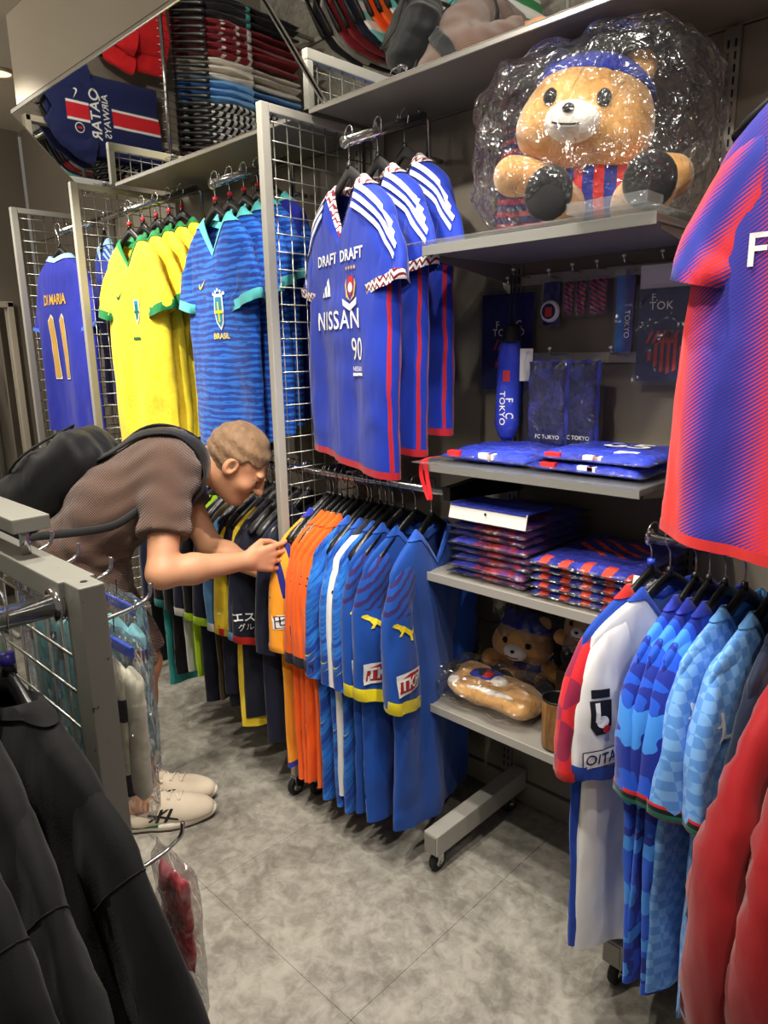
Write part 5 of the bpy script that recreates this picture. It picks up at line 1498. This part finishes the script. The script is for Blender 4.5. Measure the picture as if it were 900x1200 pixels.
# ---- trainers
CREAM = cloth('cream_suede', S(216, 202, 180), rough=.85, weave=300); MID = plain('midsole_white', S(230, 222, 205), .6); OUTS = plain('outsole_brown', S(70, 52, 42), .7); LACE = plain('lace_cream', S(226, 218, 200), .8)
def trainer(toe, ang, label):
    t = thing('trainer', label, 'shoe', (toe[0] - math.cos(ang) * .29, toe[1] - math.sin(ang) * .29, 0), ang, 'trainers on the stooping person')
    def outline(z, k):
        pts = []
        for i in range(36):
            a = 2 * PI * i / 36; c = math.cos(a); x_ = .145 + .145 * sgnpow(c, .8); u = x_ / .29
            wdt = (.033 + .016 * math.sin(min(1, max(0, (u - .25) / .6)) * PI) - .004 * math.sin(PI * u)) + .0
            lift = .016 * max(0, (u - .78) / .22) ** 2 + .006 * max(0, (.1 - u) / .1)
            pts.append((x_ * k + .145 * (1 - k), wdt * k * sgnpow(math.sin(a), .7), z + lift))
        return pts
    q = MB(); q.loft([outline(0, .97), outline(.008, 1.0)], True); q.build('outsole', OUTS, t)
    q = MB(); q.loft([outline(.008, 1.0), outline(.020, 1.03), outline(.031, .99)], True); q.build('midsole', MID, t, True)
    q = MB(); o1 = outline(.019, 1.035); o2 = outline(.040, 1.0); idx = [i for i in range(36) if o1[i][0] < .115]
    q.loft([[o1[i] for i in sorted(idx)], [o2[i] for i in sorted(idx)]], closed=False); q.build('heel_wedge', plain('green_wedge', S(24, 110, 74), .6), t, True)
    def up(P):
        d = smin(ell_(P, (.212, 0, .040), (.076, .045, .044)), cap_(P, (.20, 0, .052), (.105, 0, .088), .036, .034), .03)
        d = smin(d, cap_(P, (.05, 0, .045), (.062, 0, .095), .036, .033), .04); d = smin(d, ell_(P, (.13, 0, .045), (.10, .042, .04)), .03)
        d = -smin(-d, cap_(P, (.062, 0, .115), (.075, 0, .15), .030, .034), .008)
        return np.maximum(d, -(P[..., 2] - .026))
    V, F = sdf_mesh(up, (-.01, -.06, .015), (.30, .06, .14), .006); uo = mk('upper', V, F, CREAM, t)
    bv_ = BVHTree.FromPolygons([Vector(v) for v in V], [tuple(int(i) for i in f) for f in F])
    def side(cx, cz):
        def pl(u, v):
            h = bv_.ray_cast(Vector((cx + u, -1, cz + v)), Vector((0, 1, 0))); return (cx + u, (h[0].y if h[0] else -.03) - .0016, cz + v)
        return pl
    for poly in ([(-.045, .006), (-.043, .014), (.045, -.012), (.048, -.020)], [(-.045, -.010), (-.040, -.016), (.010, .012), (.022, .020), (.012, .020)], [(-.006, .022), (.004, .022), (-.016, -.022), (-.026, -.020)], [(.024, .020), (.034, .019), (.010, -.024), (.0, -.022)]):
        flat('side_stripe', poly, 1.0, BLACK, uo, side(.125, .060), sub=.015)
    for k in range(6):
        x_ = .105 + k * .016; q = MB(); pts = []
        for a in np.linspace(-.024, .024, 7):
            h = bv_.ray_cast(Vector((x_ + .012 * a / .024 * (1 if k % 2 else -1) * .5, a, 1)), Vector((0, 0, -1))); pts.append(h[0] + Vector((0, 0, .0025)) if h[0] else Vector((x_, a, .08)))
        q.tube(pts, .0028, 6); q.build('lace', LACE, t, True)
    for s_ in (-1, 1):
        q = MB(); q.tube(curve_pts([(.105, 0, .126), (.10, s_ * .018, .135), (.108, s_ * .034, .118), (.118, s_ * .03, .105), (.108, s_ * .01, .123)], 4), .0024, 6); q.build('lace', LACE, t, True)
    MB().box((.098, 0, .122), (.03, .046, .008), bev=.003).build('tongue', CREAM, t)
    return t
trainer((-1.846, 1.071), math.radians(60), 'cream trainer with black side stripes on the near foot of the stooping person')
trainer((-1.928, 1.128), math.radians(58), 'cream trainer with black side stripes on the far foot, behind the other trainer')

# ================================================================== FOREGROUND RACK AT THE LEFT
RKY = .33
rk = thing('display_rack', 'grey metal display rack with wire grid end and chrome hooks', 'rack', (-.835, RKY, 0))
b = NB('worn_grey_paint', .5, .2, .4)
wear = b.ramp(b.noise(45, 5.0, .7), .66, .70)
b.col(b.mix(wear, b.mix(b.noise(6, 3.0), S(134, 133, 124), S(150, 149, 140)), S(70, 58, 48))); WORN = b.m
MB().box((0, 0, .607), (.046, .032, 1.214), bev=.002).build('post', WORN, rk)
MB().box((-.47, 0, 1.199), (.90, .046, .030), bev=.002).build('top_beam', WORN, rk)
MB().box((-.90, 0, .607), (.046, .032, 1.18), bev=.002).build('post', WORN, rk)
MB().box((-.60, .0, 1.262), (.90, .050, .020), bev=.002).build('upper_beam', WORN, rk)
for x in (-.185, -.75): MB().tube([(x, 0, 1.212), (x, 0, 1.255)], .007, 10).build('spacer', STEEL, rk, True)
MB().box((-.47, 0, .12), (.90, .03, .03), bev=.002).build('bottom_beam', WORN, rk)
MB().tube([(.0, -.0, 1.2142), (.0, .0, 1.2148)], .004, 12).build('bolt_hole', SLOTM, rk)
for k in range(15): 
    o = MB().tube([(-.05 - k * .055, .006, .13), (-.05 - k * .055, .006, 1.186)], .0022, 6).build('wire', WIRE, rk, True)
for k in range(20):
    o = MB().tube([(-.02, .002, .16 + k * .052), (-.88, .002, .16 + k * .052)], .0022, 6).build('wire', WIRE, rk, True)
rr = thing('hanging_rail', 'chrome rail at the left carrying the black jackets', 'rail', (-.872, RKY - .016, 1.182))
MB().tube([(0, 0, 0), (0, -.55, 0)], .0145, 16).build('tube', STEEL, rr, True)
MB().tube([(0, -.001, 0), (0, -.012, 0)], .021, 16).build('flange', STEEL, rr, True)
def rack_hook(x, z, ln, label):
    t = thing('display_hook', label, 'hook', (x, RKY + .014, z), 0, 'chrome hooks on the grey rack')
    MB().tube(curve_pts([(0, -.016, 0), (0, ln * .5, .006), (0, ln - .018, .012), (0, ln - .004, .020), (0, ln, .038)], 5), .0032, 8).build('rod', STEEL, t, True)
    MB().box((0, -.013, 0), (.016, .003, .018), bev=.001).build('clip', STEEL, t)
rack_hook(-.888, 1.135, .098, 'chrome hook carrying the white and aqua sock packs')
rack_hook(-.975, 1.158, .085, 'chrome hook beside the sock packs'); rack_hook(-1.085, 1.160, .085, 'chrome hook second from the sock packs'); rack_hook(-1.19, 1.162, .085, 'chrome hook third from the sock packs')
rack_hook(-.815, .806, .075, 'low chrome hook carrying the red pack')

def sock(t, x, y, z, L_, mat, w_=.036, bands=(), name='sock'):
    rings = []
    for i in range(14):
        u = i / 13; zz = z - L_ * u; k = (1 - abs(2 * u - 1) ** 16) ** .5 * .8 + .2
        rings.append([(x + w_ * (.5 + .06 * math.sin(7 * u + x * 60)) * k * math.cos(a) + .004 * math.sin(5 * u), y + .012 * k * math.sin(a), zz) for a in [2 * PI * j / 14 for j in range(14)]])
    q = MB(); q.loft(rings, True); o = q.build(name, mat, t, True)
    for (u0, u1, mt) in bands:
        q = MB(); q.loft([[(xx + (xx - x) * .04, yy - (.0015 if yy < y else -.0015), zz) for xx, yy, zz in rings[i]] for i in range(u0, u1 + 1)], False); q.build('band', mt, o, True)
    return o
IV = cloth('ivory_knit', S(226, 222, 200), weave=200); AQ = cloth('aqua_knit', S(140, 206, 214), weave=200); RDK = cloth('red_knit', S(190, 34, 44), weave=200); NVK = cloth('ink_knit', S(30, 32, 44), weave=200)
def sock_pack(loc, w_, h_, label, kind, group):
    t = thing('sock_pack', label, 'sock pack', loc, 0, group)
    if kind == 'white':
        sock(t, -.026, 0, -.030, h_ * .86, IV, .044, ((1, 4, RDK), (5, 7, NVK))); sock(t, .004, -.006, -.026, h_ * .90, IV, .044, ((3, 5, NVK), (10, 12, NVK))); sock(t, .028, .004, -.034, h_ * .84, IV, .040)
        MB().box((0, .0, -.008), (w_ * .9, .006, .016), bev=.002).build('header', plain('blue_header', S(40, 74, 190), .4), t)
    else:
        sock(t, -.030, 0, -.03, h_ * .86, AQ, .045, ((3, 4, NVK),)); sock(t, .006, -.006, -.024, h_ * .9, AQ, .045); sock(t, .034, .004, -.03, h_ * .86, AQ, .040, ((2, 3, NVK),))
        MB().box((0, .0, -.006), (w_ * .85, .005, .014), bev=.002).build('header', plain('blue_header', S(40, 74, 190), .4) if kind == 'aqua' else plain('yellow_header', S(220, 190, 60), .4), t)
    V, F = pack_mesh(w_ + .014, h_ + .03, .042, len(label)); mk('bag', [(a, -c + .020, b_ - h_ / 2) for a, b_, c in V], F, BAG, t)
    MB().tube([(0, .0, .008), (.002, .0, .030)], .0008, 5).build('loop', BLACKP, t)
    return t
SG = 'sock packs on the grey rack'
sock_pack((-.868, RKY + .045, 1.118), .105, .235, 'ivory socks with red and black bands in a clear pack', 'white', SG)
sock_pack((-.945, RKY + .088, 1.142), .115, .25, 'aqua socks in a clear pack behind the ivory socks', 'aqua', SG)
sock_pack((-1.05, RKY + .06, 1.120), .105, .25, 'aqua socks with navy bands seen through the wire grid', 'aqua2', SG)
sock_pack((-1.165, RKY + .06, 1.120), .105, .25, 'aqua sock pack next to the banded one behind the grid', 'aqua2', SG)
rp = thing('red_pack', 'red item in a clear pack low on the grey rack', 'pack', (-.80, RKY + .062, .815))
V, F = pack_mesh(.075, .15, .018, 4); mk('content', [(a - .004, -c + .008, b_ - .10) for a, b_, c in V], F, wrapped('red_wrapped', lambda b: b.mix(b.ramp(b.noise(20, 3.0), .45, .6), S(165, 24, 38), S(205, 120, 124)), 30, .8), rp)
V, F = pack_mesh(.10, .24, .03, 3); mk('bag', [(a, -c + .015, b_ - .12) for a, b_, c in V], F, BAG, rp)

# black jackets on the rail
JK = cloth('black_jacket_fabric', S(9, 9, 10), rough=.85, weave=320, sheen=.05)
for k, (y, lab) in enumerate(((.245, 'black long-sleeved jacket next to the grey rack post'), (.190, 'black jacket second from the grey rack post'), (.132, 'black jacket third from the grey rack post'), (.070, 'black jacket fourth from the grey rack post'))):
    g = Garment(seed=170 + k, L=.85, hw=.29, sw=.20, nw=.075, b=.030, drop=.050, fold=.010, sdep=.026, swid=.078, vneck=.03, long=[(.11, -.085), (.18, -.112), (.245, -.165), (.305, -.245), (.36, -.35), (.40, -.48), (.42, -.62)])
    dx = (0, -.012, .002, .0)[k]
    r = garment_at('jacket', lab, 'jacket', (-.872 + dx, y, 1.092), (.03, -.04, .02, 0)[k], 'black jackets on the left rail')
    g.make(r, JK, JK, JK, JK, .05, 2)
    q = MB()   # raglan seam ridge on the shoulder
    for s_ in (-1, 1):
        rg = g.srings[s_][9]; q2 = MB(); q2.tube([Vector(p) * 1.002 for p in rg] + [Vector(rg[0])], .0011, 6, False); q2.build('seam', JK, r, True)
    hanger((-.872 + dx, y, 1.1965), (.03, -.04, .02, 0)[k], 'black hanger inside the ' + lab, 'hangers on the left rail', .18, None, plain('violet_ring', S(58, 48, 150), .35) if k == 0 else None)

# ================================================================== RACKS SEEN ONLY IN THE OVERHEAD MIRRORS
def striped(name, a, bcol, freq=90.0, axis=2, th=0.0):
    return cloth(name, fn=lambda b: b.mix(b.f('GREATER_THAN', b.f('SINE', b.f('MULTIPLY', b.xyz()[axis], freq)), th), a, bcol))
def mirror_rail(loc, d, label):
    t = thing('hanging_rail', label, 'rail', loc)
    MB().tube([(0, 0, 0), d], .0125, 12).build('tube', STEEL, t, True)
    for u in (0.02, .98):
        p = Vector(d) * u; MB().tube([p, (p.x, p.y, -loc[2])], .014, 10).build('upright', POST, t, True)
        o_ = Vector((-Vector(d).y, Vector(d).x, 0)).normalized() * .22
        MB().tube([(p.x - o_.x, p.y - o_.y, -loc[2] + .015), (p.x + o_.x, p.y + o_.y, -loc[2] + .015)], .014, 10).build('foot', POST, t, True)
MG = dict(L=.72, hw=.24, sw=.20, slen=.26, sout=.05, swid=.088, sdep=.020, b=.018, fold=.012, drop=.09, N=28)
def mshirt(loc, rz, body, sleeve, collar, cuff, seed, label, group, hl, hg, text=None, L=.72):
    g = Garment(seed=seed, **{**MG, 'L': L}); r = garment_at('football_shirt', label, 'shirt', (loc[0], loc[1], loc[2] - .122), rz, group)
    g.make(r, body, sleeve, collar, cuff, .03, 2)
    if text: flat('sleeve_lettering', (text, 1.0, .02), .045, WHITE, r, g.front(-.235, -.27)); 
    hanger((loc[0], loc[1], loc[2] + .0115), rz, hl, hg, .18)
K = lambda n, c=None: cloth(n, c)
BW = striped('black_white_stripes', S(18, 18, 20), S(225, 225, 222), 150., 2); MW = striped('maroon_white_stripes', S(120, 20, 38), S(228, 224, 220), 110., 2, .3)
DR = K('dark_red_jersey', S(128, 20, 32)); SKY = K('sky_jersey', S(110, 165, 220)); CRM = K('cream_jersey', S(214, 206, 196)); BLK2 = K('black_jersey'); TEALC = K('teal_trim', S(80, 185, 180))
DRS = striped('dark_red_white_lines', S(128, 20, 32), S(225, 215, 212), 70., 2, .72)
mirror_rail((-4.14, .05, 1.20), (0, 1.15, 0), 'chrome floor rack rail by the end wall')
order = [(BLK2, BLK2, TEALC, 'black shirt with teal cuffs', 3), (DR, DRS, K('white_jersey'), 'dark red shirt with white lines', 5), (CRM, CRM, None, 'cream shirt', 3), (SKY, SKY, None, 'sky blue shirt', 3), (BW, BW, None, 'black and white striped shirt', 6), (MW, MW, None, 'maroon and white striped shirt', 4)]
y = .12; i = 0
for body, slv_, cf_, nm, cnt in order:
    for k in range(cnt):
        mshirt((-4.14, y, 1.20), PI + .12, body, slv_, body, cf_, 200 + i, '%s on the end-wall rail' % nm, 'shirts on the end-wall rail', 'black hanger on the end-wall rail', 'hangers on the end-wall rail'); y += .041; i += 1
mirror_rail((-3.2, .38, 1.02), (1.05, 0, 0), 'chrome floor rack rail behind the grey display rack')
YB = striped('yellow_black_stripes', S(236, 206, 40), S(20, 20, 20), 110., 0, -.1); TW = striped('teal_white_stripes', S(120, 205, 205), S(228, 228, 224), 90., 0); GW = striped('green_white_stripes', S(30, 140, 70), S(232, 232, 226), 60., 0); WB = striped('white_black_lines', S(228, 228, 224), S(20, 20, 20), 110., 0, .5)
GREYJ = K('grey_jersey', S(150, 146, 140)); ORJ = K('orange_jersey'); 
seq2 = [(BLK2, 'black shirt'), (GREYJ, 'grey shirt'), (DR, 'dark red shirt'), (DR, 'dark red shirt'), (DARKNAVY, 'navy shirt'), (TW, 'teal and white striped shirt'), (ORJ, 'orange shirt'), (ORJ, 'orange shirt'), (TW, 'teal and white striped shirt'), (TW, 'teal and white striped shirt'), (YB, 'yellow and black striped shirt'), (YB, 'yellow and black striped shirt'), (WB, 'white shirt with black lines'), (TW, 'teal and white striped shirt'), (GW, 'green and white striped shirt'), (GW, 'green and white striped shirt')]
for k, (mt, nm) in enumerate(seq2):
    mshirt((-3.15 + k * .060, .38, 1.02), -SIDE - .1, mt, mt, mt, None, 240 + k, nm + ' on the rail behind the grey rack', 'shirts behind the grey display rack', 'black hanger on the rail behind the grey rack', 'hangers behind the grey rack')
# navy display shirt on the end wall
def psg(b):
    x, y, z = b.xyz(); ax = b.f('ABSOLUTE', b.f('ADD', x, -.0))
    low = b.f('LESS_THAN', z, -.12)
    c = b.mix(b.f('MULTIPLY', b.f('LESS_THAN', ax, .056), low), S(26, 34, 82), S(232, 230, 226))
    return b.mix(b.f('MULTIPLY', b.f('LESS_THAN', ax, .042), low), c, S(206, 32, 44))
g = Garment(L=.74, seed=300, b=.03, fold=.008, vneck=.05, slen=.20, sout=.09)
r = garment_at('football_shirt', 'navy shirt with red centre stripe lettered QATAR AIRWAYS on the end wall', 'shirt', (-4.68, .70, 1.70), SIDE)
g.make(r, cloth('navy_red_stripe_jersey', fn=psg), cloth('psg_sleeve', S(26, 34, 82)), cloth('psg_sleeve', None), None, .02, 2)
flat('chest_panel', rect(.13, .15), 1, cloth('psg_sleeve', None), r, g.front(0, -.335, .003))
flat('sponsor_lettering', ('QATAR', 1.0, .012), .088, WHITE, r, g.front(0, -.30, .005)); flat('sponsor_lettering', ('AIRWAYS', 1.0, .01), .060, WHITE, r, g.front(0, -.37, .005))
flat('crest', disc(18), .06, WHITE, r, g.front(.095, -.19, .004)); flat('crest', disc(18), .05, NAVYP, r, g.front(.095, -.19, .005)); flat('crest', rect(.012, .03), 1, REDP, r, g.front(.095, -.19, .006))
flat('maker_mark', SWOOSH, .06, WHITE, r, g.front(-.095, -.18, .004))
hanger((-4.68, .70, 1.82), SIDE, 'black hanger inside the navy QATAR AIRWAYS shirt', None, .17)
for k, yy in enumerate((.20, .10)):
    g = Garment(L=.50, hw=.20, sw=.16, seed=310 + k, b=.03, vneck=.05, slen=.2); r = garment_at('football_shirt', ['red shirt hung on the end wall by the navy shirt', 'red shirt hung behind the other red shirt on the end wall'][k], 'shirt', (-4.62 + .05 * k, yy, 1.42), SIDE)
    g.make(r, K('red_jersey', S(200, 24, 30)), None, K('red_jersey'), None)
    hanger((-4.62 + .05 * k, yy, 1.54), SIDE, 'black hanger inside a red shirt on the end wall', 'hangers in the red end-wall shirts', .17)
